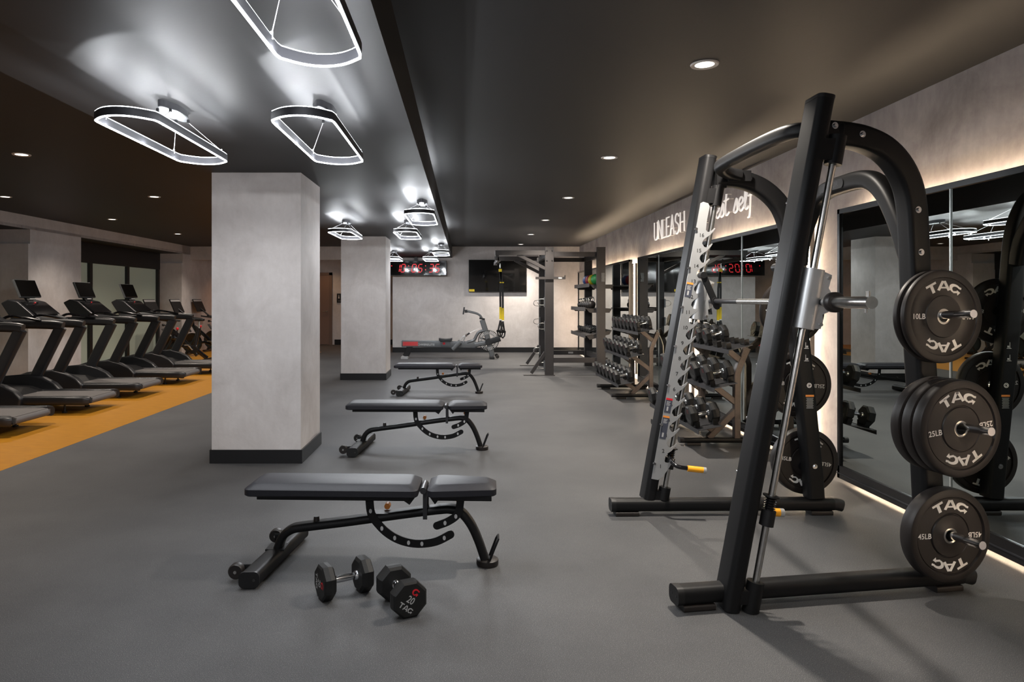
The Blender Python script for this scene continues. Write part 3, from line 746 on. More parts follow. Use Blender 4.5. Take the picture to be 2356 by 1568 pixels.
def heads(rackname, yc, spec, feet, label):
    r = rack(yc, feet, label); j = 0
    tn = ['bottom', 'middle', 'top']
    for ti, (R, hw, hl, n, empty) in enumerate(spec):
        xa, za, xb, zb = tiers[ti]; tilt = math.atan2(zb-za, xb-xa)
        key = (round(R, 3), hw)
        cx, cz = (xa+xb)/2, (za+zb)/2; up = Vector((-math.sin(tilt), 0, math.cos(tilt)))
        for i in range(n):
            y = yc-.80+(1.6)*(i+.5)/n + .0
            saddle(r, 2.4, cx, y-yc, cz+.001, tilt, R*.75)
            if i < empty: continue
            pos = Vector((cx, y, cz))+up*(R*c8+.017)
            od = ['first', 'second', 'third', 'fourth', 'fifth', 'sixth', 'seventh'][i-empty]
            lab = 'black dumbbell on the %s shelf of the %s rack, %s from its near end' % (tn[ti], rackname, od)
            e = (0, -tilt, 0)
            if key not in RK:
                RK[key] = dumbbell(R, hw, hl, '', math.radians(-12)); q = RK[key]; q.location = pos; q.rotation_euler = e; q['label'] = lab
                # small grey marks on the outer ends
                q['group'] = 'dumbbells on the racks'
            else: q = dup(RK[key], pos, e, lab, 'dumbbells on the racks')
heads('nearer', 6.84, [(.096, .075, .115, 5, 0), (.098, .068, .115, 5, 0), (.080, .052, .115, 7, 2)], (6.54, 7.50), 'bronze three shelf dumbbell rack standing nearer, just beyond the smith machine')
heads('farther', 10.0, [(.092, .062, .115, 6, 0), (.093, .055, .115, 6, 0), (.088, .046, .12, 7, 0)], (9.56, 10.60), 'bronze three shelf dumbbell rack standing farther, beside the storage rig')

# ------------------------------------------------------------------ benches
def bench():
    r = thing('adjustable_bench', '', 'weight bench'); 
    def pad(x0, x1, w, z0, z1, z2, taper, name):
        b = MB(); hw = w/2; rr = .035
        def outline(ins, z):
            pts = []
            X0, X1 = x0+ins, x1-ins
            for cx, cy, a0, wx in ((X1, 1, 0, taper), (X0, 1, 90, 1), (X0, -1, 180, 1), (X1, -1, 270, taper)):
                hh = hw*wx-ins
                for i in range(6):
                    a = math.radians(a0+90*i/5)
                    sx = 1 if cx == X1 else -1
                    pts.append((cx-sx*rr+rr*math.cos(a), cy*(hh-rr)+rr*math.sin(a), z))
            return pts
        L = [outline(.006, z0), outline(0, z0+.006), outline(0, z1-.003), outline(.003, z1), outline(.012, z1+.006), outline(.035, z2-.003), outline(.045, z2)]
        vs = [p for l in L for p in l]; n = len(L[0]); fs = []
        for k in range(len(L)-1):
            for i in range(n): j = (i+1) % n; fs.append((k*n+i, k*n+j, (k+1)*n+j, (k+1)*n+i))
        fs += [tuple(range(n-1, -1, -1)), tuple(range((len(L)-1)*n, len(L)*n))]
        b.add(vs, fs, 'vinyl'); return b.build(name, r)
    pad(-.655, .243, .295, .386, .424, .447, 1.0, 'back_pad')
    pad(.29, .645, .285, .386, .424, .447, .74, 'seat_pad')
    X = lambda x: x+.48
    b = MB(); b.bb(-.59, .20, -.125, .125, .366, .387, 'black').bb(.315, .62, -.10, .10, .362, .387, 'black')
    b.prism([(.14, .386), (.23, .386), (.20, .345)], lambda a, c, d: (a, d, c), -.12, .12, 'black').prism([(.30, .386), (.36, .386), (.33, .345)], lambda a, c, d: (a, d, c), -.11, .11, 'black')
    b.build('pad_frame', r, bevel=.003)
    pth = [(-.997, .068), (-.972, .133), (-.925, .174), (-.857, .19), (-.625, .221), (-.353, .261), (-.149, .289), (-.075, .293), (-.02, .275), (.03, .215), (.069, .133), (.103, .035)]
    b = MB(); b.sweep(smooth_path([(X(x), 0, z) for x, z in pth], 5), rrect(.082, .043, .02), (0, 1, 0), 'black')
    b.bb(X(-.50), X(-.37), -.035, .035, .262, .272, 'black'); b.build('main_tube', r)
    b = MB(); b.sweep([(X(-1.03), -.34, .045), (X(-.975), .33, .045)], rrect(.074, .094, .024), (0, 0, 1), 'black'); b.bb(X(-1.05), X(-.95), -.05, .05, .075, .083, 'black'); b.build('front_foot', r)
    for sy in (-1, 1):
        b = MB(); xx = X(-1.003+sy*.0275); b.sweep([(xx-.001, sy*.335, .045), (xx+.001, sy*.352, .045)], rrect(.078, .098, .026), (0, 0, 1), 'plastic')
        for o_ in (-.025, .025): b.cyl((xx+o_, sy*.352, .045), (xx+o_, sy*.3535, .045), .007, 'darkink', n=10)
        b.build('end_cap', r)
        b = MB(); xx = X(-1.105+sy*.02); b.lathe([(.006, -.022), (.034, -.022), (.038, -.016), (.038, .016), (.034, .022), (.006, .022)], (xx, sy*.255, .052), (0, 1, 0), 'rubber', 24)
        b.cyl((xx, sy*.255-.026, .052), (xx, sy*.255+.026, .052), .008, 'steel', n=10); b.sweep([(xx, sy*.225, .052), (xx+.08, sy*.225, .055)], rrect(.01, .04, .004, 2), (0, 1, 0), 'black'); b.build('wheel', r)
    def arc(pts, w, holes, name, y):
        P = smooth_path([Vector((X(x), y, z)) for x, z in pts], 6)
        b = MB(); b.sweep(P, [(.004, w/2), (-.004, w/2), (-.004, -w/2), (.004, -w/2)], (0, 1, 0), 'black')
        b.cyl(P[-1]+Vector((0, .004, 0)), P[-1]-Vector((0, .004, 0)), w/2, 'black', n=20)
        a = b.build(name, r)
        h = MB()
        for t in holes:
            p = P[int(t*(len(P)-1))]
            for s_ in (-1, 1): h.prism([(.008*math.cos(k*PI/6), .012*math.sin(k*PI/6)) for k in range(12)], lambda u, v, d, p=p: (p.x+u, p.y+d, p.z+v), s_*.0042, s_*.0048, 'greyp')
        h.build('adjustment_hole', a)
    arc([(-.50, .37), (-.489, .275), (-.442, .209), (-.387, .163), (-.319, .133), (-.238, .122), (-.149, .135), (-.075, .172)], .042, (.12, .32, .48, .62, .75, .94), 'adjustment_arc', -.045)
    arc([(-.02, .37), (-.034, .285), (-.08, .243), (-.145, .217)], .04, (.45, .8), 'adjustment_arc', -.045)
    b = MB(); b.cyl((.265, -.075, .405), (.265, .075, .405), .017, 'shelfsteel', n=18); b.bb(.262, .284, -.052, -.044, .25, .40, 'shelfsteel'); b.bb(.262, .284, .044, .052, .25, .40, 'shelfsteel'); b.build('hinge', r)
    b = MB(); b.cyl((X(-.79), 0, .205), (X(-.79), 0, .245), .018, 'rubber', r2=.014, n=16); b.build('bumper_stop', r)
    b = MB(); b.cyl((X(-.42), .05, .285), (X(-.42), .085, .285), .016, 'orange', n=14).cyl((X(-.04), .04, .33), (X(-.04), .08, .33), .014, 'orange', n=14); b.build('pull_pin', r, label='orange pull pin knobs')
    b = MB(); b.lathe([(.002, 0), (.056, 0), (.058, .006), (.058, .03), (.05, .036), (.002, .036)], (X(.118), 0, 0), (0, 0, 1), 'rubber', 32); b.build('rear_foot', r)
    b = MB(); b.tube([(X(.13), -.04, .035), (X(.165), -.045, .125), (X(.175), -.035, .145), (X(.175), .035, .145), (X(.165), .045, .125), (X(.13), .04, .035)], .006, 'black', 8); b.build('lift_handle', r)
    return r
b0 = bench(); b0.location = (-.48, 3.62, 0); b0.rotation_euler = (0, 0, math.radians(-2)); b0['label'] = 'black padded adjustable bench nearest the camera, dumbbells lying under it'; b0['group'] = 'adjustable benches in a row'
dup(b0, (-.44, 6.36, 0), (0, 0, math.radians(-1)), 'black padded adjustable bench in the middle of the row of three')
dup(b0, (-.39, 10.12, 0), (0, 0, 0), 'black padded adjustable bench farthest away, in front of the rowing machine')

# ------------------------------------------------------------------ treadmills (walk towards the left wall)
def treadmill():
    r = thing('treadmill', '', 'treadmill'); X = lambda x: x+5.6
    b = MB()
    b.prism([(X(-6.5), -.33), (X(-4.60), -.33), (X(-4.60), .33), (X(-6.5), .33)], lambda a, c, d: (a, c, d), .12, .195, 'plastic')
    b.prism([(X(-6.3), -.28), (X(-4.585), -.28), (X(-4.585), .28), (X(-6.3), .28)], lambda a, c, d: (a, c, d), .19, .2, 'belt')
    b.cyl((X(-4.60), -.28, .158), (X(-4.60), .28, .158), .04, 'belt', n=20)
    b.build('running_deck', r)
    for s_ in (-1, 1):
        b = MB(); b.sweep([(X(-6.2), s_*.345, .165), (X(-4.72), s_*.345, .165)], rrect(.11, .10, .03), (0, 1, 0), 'tgrey'); b.build('side_rail', r)
        b = MB(); b.sweep([(X(-4.73), s_*.345, .165), (X(-4.64), s_*.345, .165), (X(-4.61), s_*.335, .162), (X(-4.595), s_*.32, .16)], rrect(.112, .104, .035), (0, 1, 0), 'tgrey')
        b.bb(X(-4.600), X(-4.562), s_*.28-.008, s_*.28+.008, .14, .19, 'rowgrey'); b.build('end_cap', r)
        b = MB(); b.sweep([(X(-5.83), s_*.41, .10), (X(-5.66), s_*.41, .42), (X(-5.355), s_*.41, 1.03)], rrect(.07, .15, .03), (0, 1, 0), 'tgrey'); b.build('upright', r)
        b = MB(); b.sweep(smooth_path([(X(-6.35), s_*.41, 1.06), (X(-5.9), s_*.41, 1.065), (X(-5.45), s_*.41, 1.055), (X(-5.33), s_*.41, 1.035)], 4), rrect(.08, .12, .038), (0, 1, 0), 'tgrey')
        b.tube(smooth_path([(X(-6.15), s_*.36, 1.10), (X(-6.0), s_*.35, 1.17), (X(-5.8), s_*.35, 1.15), (X(-5.6), s_*.37, 1.11)], 4), .018, 'gloss', 8); b.build('handrail', r)
        b = MB(); b.cyl((X(-4.92), s_*.25, .0), (X(-4.92), s_*.25, .12), .012, 'plastic', n=12).cyl((X(-4.92), s_*.25, .0), (X(-4.92), s_*.25, .02), .03, 'plastic', n=16); b.build('levelling_foot', r)
    b = MB(); b.prism([(-6.72, .06), (-5.45, .06), (-5.43, .20), (-5.52, .29), (-5.68, .37), (-6.0, .40), (-6.55, .36), (-6.72, .25)], lambda a, c, d: (X(a), d, c*.70), -.36, .36, 'plastic'); b.build('motor_hood', r, bevel=.03, segs=3)
    for s_ in (-1, 1):
        b = MB(); b.prism([(-6.70, .06), (-5.36, .06), (-5.33, .20), (-5.42, .29), (-5.56, .36), (-5.75, .41), (-6.1, .38), (-6.6, .22)], lambda a, c, d, s_=s_: (X(a), s_*.40+d, c), -.055, .055, 'tgrey'); b.build('side_fairing', r, bevel=.025, segs=3)
    b = MB(); b.prism([(-6.60, 1.34), (-6.50, 1.39), (-6.36, 1.36), (-6.12, 1.16), (-5.97, 1.10), (-5.97, 1.05), (-6.40, 1.03)], lambda a, c, d: (X(a)+.04, d, c), -.32, .32, 'tgrey')
    b.build('console', r, bevel=.02, segs=3)
    b = MB(); b.prism([(-6.47, 1.372), (-6.33, 1.352), (-6.11, 1.175), (-6.24, 1.23)], lambda a, c, d: (X(a)+.05, d, c), -.27, .27, 'gloss'); b.build('console_tray', r)
    rot = Matrix.Rotation(math.radians(-22), 3, 'Y')
    b = MB(); b.box((X(-6.30), 0, 1.34), (.03, .20, .24), 'plastic', Matrix.Rotation(math.radians(-35), 3, 'Y')); 
    b.box((X(-6.265), .0, 1.345), (.004, .03, .015), 'red', Matrix.Rotation(math.radians(-35), 3, 'Y')); b.box((X(-6.30), 0, 1.40), (.004, .13, .012), 'greyp', Matrix.Rotation(math.radians(-35), 3, 'Y')); b.build('key_panel', r)
    b = MB(); b.box((X(-6.385), 0, 1.545), (.03, .48, .275), 'rowgrey', rot); b.box((X(-6.368), 0, 1.552), (.006, .46, .255), 'screen', rot); b.build('display_screen', r, bevel=.003)
    return r
t0 = treadmill(); tys = [(7.22, 'treadmill nearest the camera, only its black deck end in view at the left edge'), (8.64, 'second treadmill from the camera, its console cut off by the left edge'),
      (9.95, 'third treadmill from the camera with the leftmost raised screen'), (11.45, 'fourth treadmill from the camera with the middle raised screen'), (12.95, 'farthest treadmill in the row, its screen before the frosted windows')]
for i, (y, l) in enumerate(tys):
    if i == 0: t0.location = (-5.6, y, 0); t0['label'] = l; t0['group'] = 'treadmills on the orange floor'
    else: dup(t0, (-5.6, y, 0), (0, 0, 0), l)

# ------------------------------------------------------------------ bikes
def bike():
    r = thing('exercise_bike', '', 'exercise bike')     # faces local -X
    b = MB(); b.lathe([(.001, -.022), (.20, -.022), (.235, -.03), (.25, 0), (.235, .03), (.20, .022), (.001, .022)], (-.36, 0, .315), (0, 1, 0), 'gloss', 40); b.lathe([(.205, -.031), (.215, -.031)], (-.36, 0, .315), (0, 1, 0), 'tgrey', 40); b.build('flywheel', r)
    b = MB(); b.sweep([(-.50, 0, .06), (-.34, 0, .34), (-.23, 0, .56), (-.33, 0, .74), (-.36, 0, .88)], rrect(.055, .075, .025), (0, 1, 0), 'gloss')
    b.sweep([(-.30, 0, .72), (-.02, 0, .48), (.22, 0, .22), (.30, 0, .12)], rrect(.06, .085, .025), (0, 1, 0), 'gloss')
    b.sphere((-.22, 0, .52), .075, 'gloss', 16)
    b.sweep([(-.36, 0, .30), (-.05, 0, .34), (.22, 0, .26)], rrect(.05, .06, .02), (0, 1, 0), 'gloss'); b.sweep([(.52, 0, .06), (.24, 0, .28), (.34, 0, .74)], rrect(.05, .09, .02), (0, 1, 0), 'gloss')
    for x in (-.50, .55): b.sweep([(x, -.27, .04), (x, .27, .04)], rrect(.05, .07, .02), (0, 0, 1), 'gloss')
    b.build('frame', r)
    b = MB(); b.tube(smooth_path([(-.60, -.20, .95), (-.45, -.22, .93), (-.22, -.20, .905), (-.16, -.12, .90), (-.30, 0, .91), (-.16, .12, .90), (-.22, .20, .905), (-.45, .22, .93), (-.60, .20, .95)], 4), .019, 'plastic', 8); b.cyl((-.36, 0, .86), (-.33, 0, .92), .04, 'plastic'); b.build('handlebar', r)
    b = MB(); b.cyl((-.33, -.0, .78), (-.46, 0, .81), .012, 'plastic').sphere((-.47, 0, .81), .03, 'plastic', 14); b.build('adjustment_knob', r)
    b = MB(); b.prism([(-.50, .72), (-.46, .73), (-.38, .60), (-.40, .58)], lambda a, c, d: (a, d, c), -.04, .04, 'rowgrey'); b.build('weight_holder', r)
    b = MB(); b.prism([(-.02, -.03), (.10, -.05), (.24, -.085), (.26, 0), (.24, .085), (.10, .05), (-.02, .03)], lambda a, c, d: (a+.20, c, d), .90, .95, 'plastic'); b.cyl((.34, 0, .72), (.34, 0, .90), .02, 'steel'); b.build('saddle', r, bevel=.015)
    b = MB(); rot = Matrix.Rotation(math.radians(-23), 3, 'Y'); b.box((-.73, 0, 1.225), (.022, .56, .35), 'plastic', rot).box((-.716, 0, 1.20), (.010, .53, .27), 'bikescr', rot); b.box((-.774, 0, 1.352), (.012, .54, .05), 'silver', rot); b.cyl((-.40, 0, .90), (-.70, 0, 1.15), .020, 'plastic'); b.build('display_screen', r)
    b = MB(); b.cyl((-.17, 0, .58), (-.15, 0, .70), .012, 'plastic').sphere((-.148, 0, .725), .032, 'red', 14); b.build('resistance_knob', r, label='red resistance knob')
    b = MB()
    b.lathe([(.001, -.035), (.09, -.035), (.095, 0), (.09, .035), (.001, .035)], (.22, 0, .25), (0, 1, 0), 'plastic', 28)
    b.sweep([(.22, -.07, .25), (.12, -.07, .36)], rrect(.015, .03, .005), (0, 1, 0), 'chrome').sweep([(.22, .07, .25), (.32, .07, .14)], rrect(.015, .03, .005), (0, 1, 0), 'chrome')
    b.box((.12, -.12, .365), (.10, .08, .025), 'steel').box((.32, .12, .135), (.10, .08, .025), 'steel'); b.build('crank', r)
    return r
k0 = bike(); k0.location = (-6.34, 15.4, 0); k0['label'] = 'black exercise bike left of the other two, its screen before the window frame'; k0['group'] = 'exercise bikes in the far left corner'
dup(k0, (-6.34, 16.75, 0), (0, 0, 0), 'black exercise bike in the middle of the three, screen against the recess wall')
dup(k0, (-6.34, 18.15, 0), (0, 0, 0), 'black exercise bike at the right of the three, beside the near column edge')

# ------------------------------------------------------------------ storage rig
rg = thing('storage_rig', 'dark grey four post training rig with cantilever arms and storage shelves', 'training rig', (2.0, 13.4, 0)); OFF = Vector((2.0, 13.4, 0))
posts = {'nl': (1.54, 12.5), 'fl': (1.62, 14.3), 'nr': (2.47, 12.42), 'fr': (2.56, 14.2)}
for k_, (x, y) in posts.items():
    w = .155 if k_ != 'fl' else .145
    b = MB(); b.bb(x-w/2, x+w/2, y-.04, y+.04, .008, 2.34, 'rig')
    b.bb(x-w/2-.01, x+w/2+.01, y-.06, y+.06, 0, .008, 'rig')
    for i in range(21):
        z = .16+i*.104
        for s_ in (-1, 1): b.cyl((x+s_*(w/2-.03), y-.0405, z), (x+s_*(w/2-.03), y-.0400, z), .008, 'darkink', n=10)
    for z in (2.28, 2.10):
        for s_ in (-1, 1): b.cyl((x+s_*(w/2-.03), y-.052, z), (x+s_*(w/2-.03), y-.04, z), .012, 'plastic', n=6)
    W(b, 'post', rg)
b = MB()
b.bb(.55, 1.47, 12.46, 12.54, 2.20, 2.285, 'rig'); b.bb(1.62, 2.39, 12.44, 12.52, 2.17, 2.255, 'rig'); W(b, 'near_top_beam', rg)
b = MB(); b.bb(.62, 1.55, 14.26, 14.34, 2.20, 2.285, 'rig'); b.bb(1.69, 2.48, 14.2, 14.28, 2.17, 2.255, 'rig'); W(b, 'far_top_beam', rg)
for (x, y) in (posts['nl'], posts['fl']):
    b = MB(); b.sweep([(x-.07, y, 1.95), (x-.58, y, 2.21)], rrect(.05, .06, .005, 1), (0, 1, 0), 'rig'); W(b, 'arm_brace', rg)
    b = MB(); b.sweep([(x-.07, y, .42), (x-.33, y, .04)], rrect(.05, .06, .005, 1), (0, 1, 0), 'rig'); b.bb(x-.47, x+.10, y-.05, y+.05, 0, .012, 'rig'); W(b, 'floor_brace', rg)
b = MB(); b.bb(.60, .66, 12.5, 14.3, 2.10, 2.16, 'rig').bb(.56, .62, 12.50, 12.54, 2.10, 2.2, 'rig').bb(.64, .68, 14.26, 14.30, 2.10, 2.2, 'rig'); W(b, 'cross_bar', rg)
b = MB(); b.bb(1.62, 2.40, 12.44, 12.50, .235, .325, 'rig'); b.bb(1.69, 2.48, 14.22, 14.28, .235, .325, 'rig'); b.bb(2.52, 2.60, 12.44, 14.2, .235, .325, 'rig'); b.box((2.2, 14.215, .28), (.1, .004, .035), 'greyp'); W(b, 'lower_beam', rg)
b = MB(); b.bb(2.47, 2.55, 12.46, 14.2, 2.17, 2.25, 'rig').bb(1.5, 1.58, 12.54, 14.26, 2.17, 2.25, 'rig'); W(b, 'side_top_beam', rg)
shelves = [(2.27, 2.72, 1.655, 0), (2.20, 2.68, 1.215, 0), (2.20, 2.68, .72, .10)]
for (xa, xb, z, tl) in shelves:
    b = MB(); b.prism([(xa, z), (xb, z+tl), (xb, z+tl+.006), (xa, z+.006)], lambda a, c, d: (a, d, c), 12.47, 14.15, 'rig')
    b.bb(xa-.004, xa, 12.47, 14.15, z-.04, z+.03, 'rig')
    for y in (12.48, 14.14): b.prism([(xa+.02, z), (xb, z+tl), (xb-.04, z+tl-.07), (xa+.08, z-.07)], lambda a, c, d, y=y: (a, y+d, c), -.004, .004, 'rig')
    W(b, 'storage_shelf', rg)
b = MB(); b.bb(1.285, 1.83, 12.43, 12.455, 1.755, 1.80, 'rig').bb(1.81, 1.83, 12.43, 12.455, 1.79, 1.83, 'rig').bb(1.70, 1.765, 12.427, 12.431, 1.765, 1.79, 'greyp'); W(b, 'spotter_arm', rg)
for z, x, y in ((1.34, 1.46, 12.55), (1.31, 1.55, 14.2), (.90, 1.46, 12.5), (.93, 1.55, 14.2), (.18, 1.45, 12.5), (.33, 1.55, 14.2)):
    b = MB(); b.tube([(x, y, z+.055)]+[(x-.07-.055*math.sin(PI*i/8), y, z+.055*math.cos(PI*i/8)) for i in range(9)]+[(x, y, z-.055)], .006, 'steel', 8); b.bb(x-.01, x+.02, y-.02, y+.02, z-.09, z+.09, 'rowgrey'); W(b, 'storage_loop', rg)
for x, y in ((2.50, 12.37), ):
    b = MB(); b.bb(x-.03, x+.03, y-.004, y+.004, 1.71, 1.87, 'rowgrey').cyl((x, y-.03, 1.79), (x, y, 1.79), .03, 'rowgrey', n=16); W(b, 'bar_holder', rg)
# stored things
for i, (m_, y, nm) in enumerate((('bgreen', 12.80, 'green'), ('byel', 13.10, 'yellow'), ('bred', 13.40, 'red'), ('blue', 13.70, 'blue'))):
    r = thing('medicine_ball', 'round %s medicine ball on the top shelf of the storage rig' % nm, 'medicine ball', (2.46, y, 1.661+.103), group='medicine balls on the rig')
    b = MB(); b.sphere((0, 0, 0), .102, m_, 28); b.lathe([(.1022, -.006), (.103, 0), (.1022, .006)], (0, 0, 0), (0, 1, 0), m_, 28); b.build('ball_shell', r)
kb = thing('kettlebell', '', 'kettlebell')
b = MB(); b.lathe([(.001, 0), (.055, 0), (.085, .03), (.098, .08), (.09, .125), (.06, .16), (.03, .172), (.001, .174)], (0, 0, 0), (0, 0, 1), 'rubber', 28); b.build('bell_body', kb)
b = MB(); b.tube(smooth_path([(-.05, 0, .14), (-.062, 0, .19), (-.05, 0, .235), (0, 0, .25), (.05, 0, .235), (.062, 0, .19), (.05, 0, .14)], 4), .0125, 'chrome', 10); b.build('handle', kb)
for i in range(6):
    loc = (2.35, 12.72+.23*i, 1.221); l = 'black kettlebell with chrome handle on the rig shelf, %s from the front post' % ['first', 'second', 'third', 'fourth', 'fifth', 'sixth'][i]
    if i == 0: kb.location = loc; kb['label'] = l; kb['group'] = 'kettlebells on the rig shelf'; kb.scale = (.85, .85, .85)
    else: q = dup(kb, loc, (0, 0, .1*i), l); q.scale = (.85-.03*i,)*3
rd = dumbbell(.055, .055, .10)
for i in range(7):
    xa, xb, z, tl = shelves[2]; tilt = math.atan2(tl, xb-xa); loc = (2.40, 12.68+.2*i, .72+tl*(.2/.48)+.006+.055*c8+.008); l = 'small black dumbbell on the lowest rig shelf, %s from the front post' % ['first', 'second', 'third', 'fourth', 'fifth', 'sixth', 'seventh'][i]
    if i == 0: rd.location = loc; rd.rotation_euler = (0, -tilt, 0); rd['label'] = l; rd['group'] = 'small dumbbells on the rig'
    else: dup(rd, loc, (0, -tilt, 0), l)

# suspension trainer hanging from the cross bar
tr = thing('suspension_trainer', 'black and yellow suspension straps hanging from the rig arm before the television', 'suspension trainer', (.70, 13.4, 2.12)); OFF = Vector((.70, 13.4, 2.12))
b = MB(); b.tube([(.66, 13.4, 2.17), (.60, 13.4, 2.13), (.63, 13.4, 2.08), (.69, 13.4, 2.07)], .012, 'plastic', 8); b.cyl((.69, 13.4, 2.09), (.69, 13.4, 2.0), .012, 'steel', n=10); b.bb(.66, .72, 13.385, 13.415, 1.93, 1.985, 'yellow'); W(b, 'anchor', tr)
for x, zt in ((.695, 1.24), (.742, 1.22)):
    b = MB(); b.sweep([(.70, 13.4, 1.95), (x-.004, 13.4, 1.6), (x, 13.4, zt)], [(.003, .02), (-.003, .02), (-.003, -.02), (.003, -.02)], (0, 1, 0), 'plastic'); b.bb(x-.016, x+.020, 13.392, 13.408, 1.71, 1.73, 'yellow'); W(b, 'strap', tr)
    b = MB(); b.bb(x-.022, x+.024, 13.388, 13.412, zt-.24, zt+.0, 'yellow'); b.bb(x-.022, x+.024, 13.386, 13.414, zt-.262, zt-.24, 'white'); W(b, 'pad_sleeve', tr, bevel=.004)
    b = MB(); b.sweep([(x, 13.4, zt-.26), (x-.045, 13.38, zt-.46)], [(.003, .018), (-.003, .018), (-.003, -.018), (.003, -.018)], (0, 1, 0), 'plastic'); b.sweep([(x, 13.4, zt-.26), (x+.03, 13.42, zt-.46)], [(.003, .018), (-.003, .018), (-.003, -.018), (.003, -.018)], (0, 1, 0), 'plastic')
    b.cyl((x-.07, 13.37, zt-.47), (x+.05, 13.43, zt-.47), .022, 'gloss', n=14); b.tube([(x-.06, 13.4, zt-.47), (x-.045, 13.4, zt-.55), (x, 13.4, zt-.585), (x+.03, 13.4, zt-.55), (x+.045, 13.4, zt-.47)], .014, 'plastic', 8); W(b, 'handle', tr)

# ------------------------------------------------------------------ rower
RY = 16.05; sc = RY/F
def R_(px, py): return (VX-px)*-sc, H-(py-VY)*sc
rw = thing('rowing_machine', 'grey rowing machine with fan flywheel standing against the back wall', 'rowing machine', (-.3, RY, 0)); OFF = Vector((-.3, RY, 0))
def rz(x, y):      # zoomed coordinates of the detail crop
    px = 900+x/8.414; py = 690+y/8.414; X_, Z_ = R_(px, py); return (X_, RY, Z_)
b = MB(); b.sweep([rz(205, 838), rz(1640, 862)], rrect(.09, .155, .01), (0, 1, 0), 'rowgrey'); b.sweep([rz(190, 795), rz(1180, 812)], rrect(.075, .02, .004), (0, 1, 0), 'rowlight')
b.box(Vector(rz(375, 842))-Vector((0, .046, 0)), (.36, .003, .10), 'alured'); p = rz(660, 862); b.text('ROWERELITE', .072, Matrix.Translation((p[0], RY-.047, p[2])) @ Matrix(((1, 0, 0, 0), (0, 0, 1, 0), (0, 1, 0, 0), (0, 0, 0, 1))), 'silver', 1.05); 
p = rz(375, 842); b.text('ASSAULT', .075, Matrix.Translation((p[0], RY-.0485, p[2])) @ Matrix(((1, 0, 0, 0), (0, 0, 1, 0), (0, 1, 0, 0), (0, 0, 0, 1))), 'red', 1.0); W(b, 'slide_beam', rw)
b = MB(); b.sweep([rz(370, 880), rz(280, 1090)], rrect(.07, .14, .01), (0, 1, 0), 'plastic'); b.box(Vector(rz(270, 1105)), (.16, .42, .05), 'silver'); W(b, 'tail_leg', rw)
b = MB(); b.prism([(-.155, .03), (-.10, .015), (0, .005), (.10, .015), (.155, .03), (.155, -.02), (.13, -.04), (-.13, -.04), (-.155, -.02)], lambda a, c, d: (rz(1055, 760)[0]+a, RY+d, rz(1055, 755)[2]+c), -.15, .15, 'tgrey'); b.prism([(-.12, .02), (.12, .02), (.10, -.13), (-.10, -.13)], lambda a, c, d: (rz(1055, 760)[0]+a, RY+d, rz(1055, 780)[2]+c), -.06, .06, 'rowgrey'); p = Vector(rz(1025, 835)); b.cyl(p-Vector((0, .07, 0)), p-Vector((0, .06, 0)), .032, 'red', n=18); W(b, 'seat', rw, bevel=.006)
for yo in (-.16, .16):
    b = MB(); b.sweep([Vector(rz(1190, 945))+Vector((0, yo, 0)), Vector(rz(1340, 800))+Vector((0, yo, 0))], rrect(.12, .10, .03), (0, 1, 0), 'rowgrey'); b.tube(smooth_path([Vector(rz(1340, 780))+Vector((0, yo, 0)), Vector(rz(1385, 715))+Vector((0, yo, 0)), Vector(rz(1430, 700))+Vector((0, yo, 0)), Vector(rz(1390, 810))+Vector((0, yo, 0))], 4), .010, 'silver', 8); W(b, 'footrest', rw, bevel=.006)
b = MB(); p = Vector(rz(1455, 680)); b.cyl(p-Vector((0, .24, 0)), p+Vector((0, .24, 0)), .022, 'rackbrown', n=14); b.sweep([p, rz(1520, 635)], rrect(.03, .04, .01), (0, 1, 0), 'plastic'); b.cyl(rz(1520, 635), rz(1790, 500), .003, 'silver', n=6); W(b, 'pull_handle', rw)
fc = Vector(rz(1885, 780)); b = MB()
b.lathe([(.235, -.06), (.245, -.03), (.245, .03), (.235, .06), (.228, .0), (.235, -.06)], fc, (0, 1, 0), 'plastic', 48)
for i in range(36):
    a = 2*PI*i/36; u = Vector((math.cos(a+.08), 0, math.sin(a+.08))); t_ = Vector((-math.sin(a), 0, math.cos(a))); b.sweep([fc+u*.15, fc+u*.23+t_*.03], rrect(.07, .016, .002, 1), (0, 1, 0), 'plastic')
    a = 2*PI*i/36; u = Vector((math.cos(a), 0, math.sin(a))); t_ = Vector((-math.sin(a+.5), 0, math.cos(a+.5)))
    b.sweep([fc+u*.15+Vector((0, -.05, 0)), fc+u*.16+t_*.0+u*.075+Vector((0, -.05, 0))], rrect(.006, .012, .002, 1), (0, 1, 0), 'silver')
for i in range(5):
    a = 2*PI*i/5+.3; u = Vector((math.cos(a), 0, math.sin(a))); b.sweep([fc, fc+u*.235], rrect(.03, .035, .008, 2), (0, 1, 0), 'plastic')
b.lathe([(.15, -.052), (.155, -.05), (.155, .05)], fc, (0, 1, 0), 'plastic', 40); b.cyl(fc-Vector((0, .05, 0)), fc+Vector((0, .05, 0)), .05, 'plastic'); W(b, 'fan_wheel', rw)
b = MB(); b.sweep(smooth_path([rz(1470, 815), rz(1600, 775), rz(1650, 690), rz(1700, 620), rz(1790, 590)], 5), rrect(.11, .07, .03), (0, 1, 0), 'rowgrey'); W(b, 'fan_shroud', rw)
b = MB(); b.sweep([rz(1760, 380), rz(1830, 600), rz(1880, 780), rz(1960, 1080)], rrect(.10, .125, .02), (0, 1, 0), 'rowgrey'); b.box(rz(1760, 360), (.13, .11, .04), 'plastic', Matrix.Rotation(math.radians(12), 3, 'Y')); W(b, 'main_post', rw)
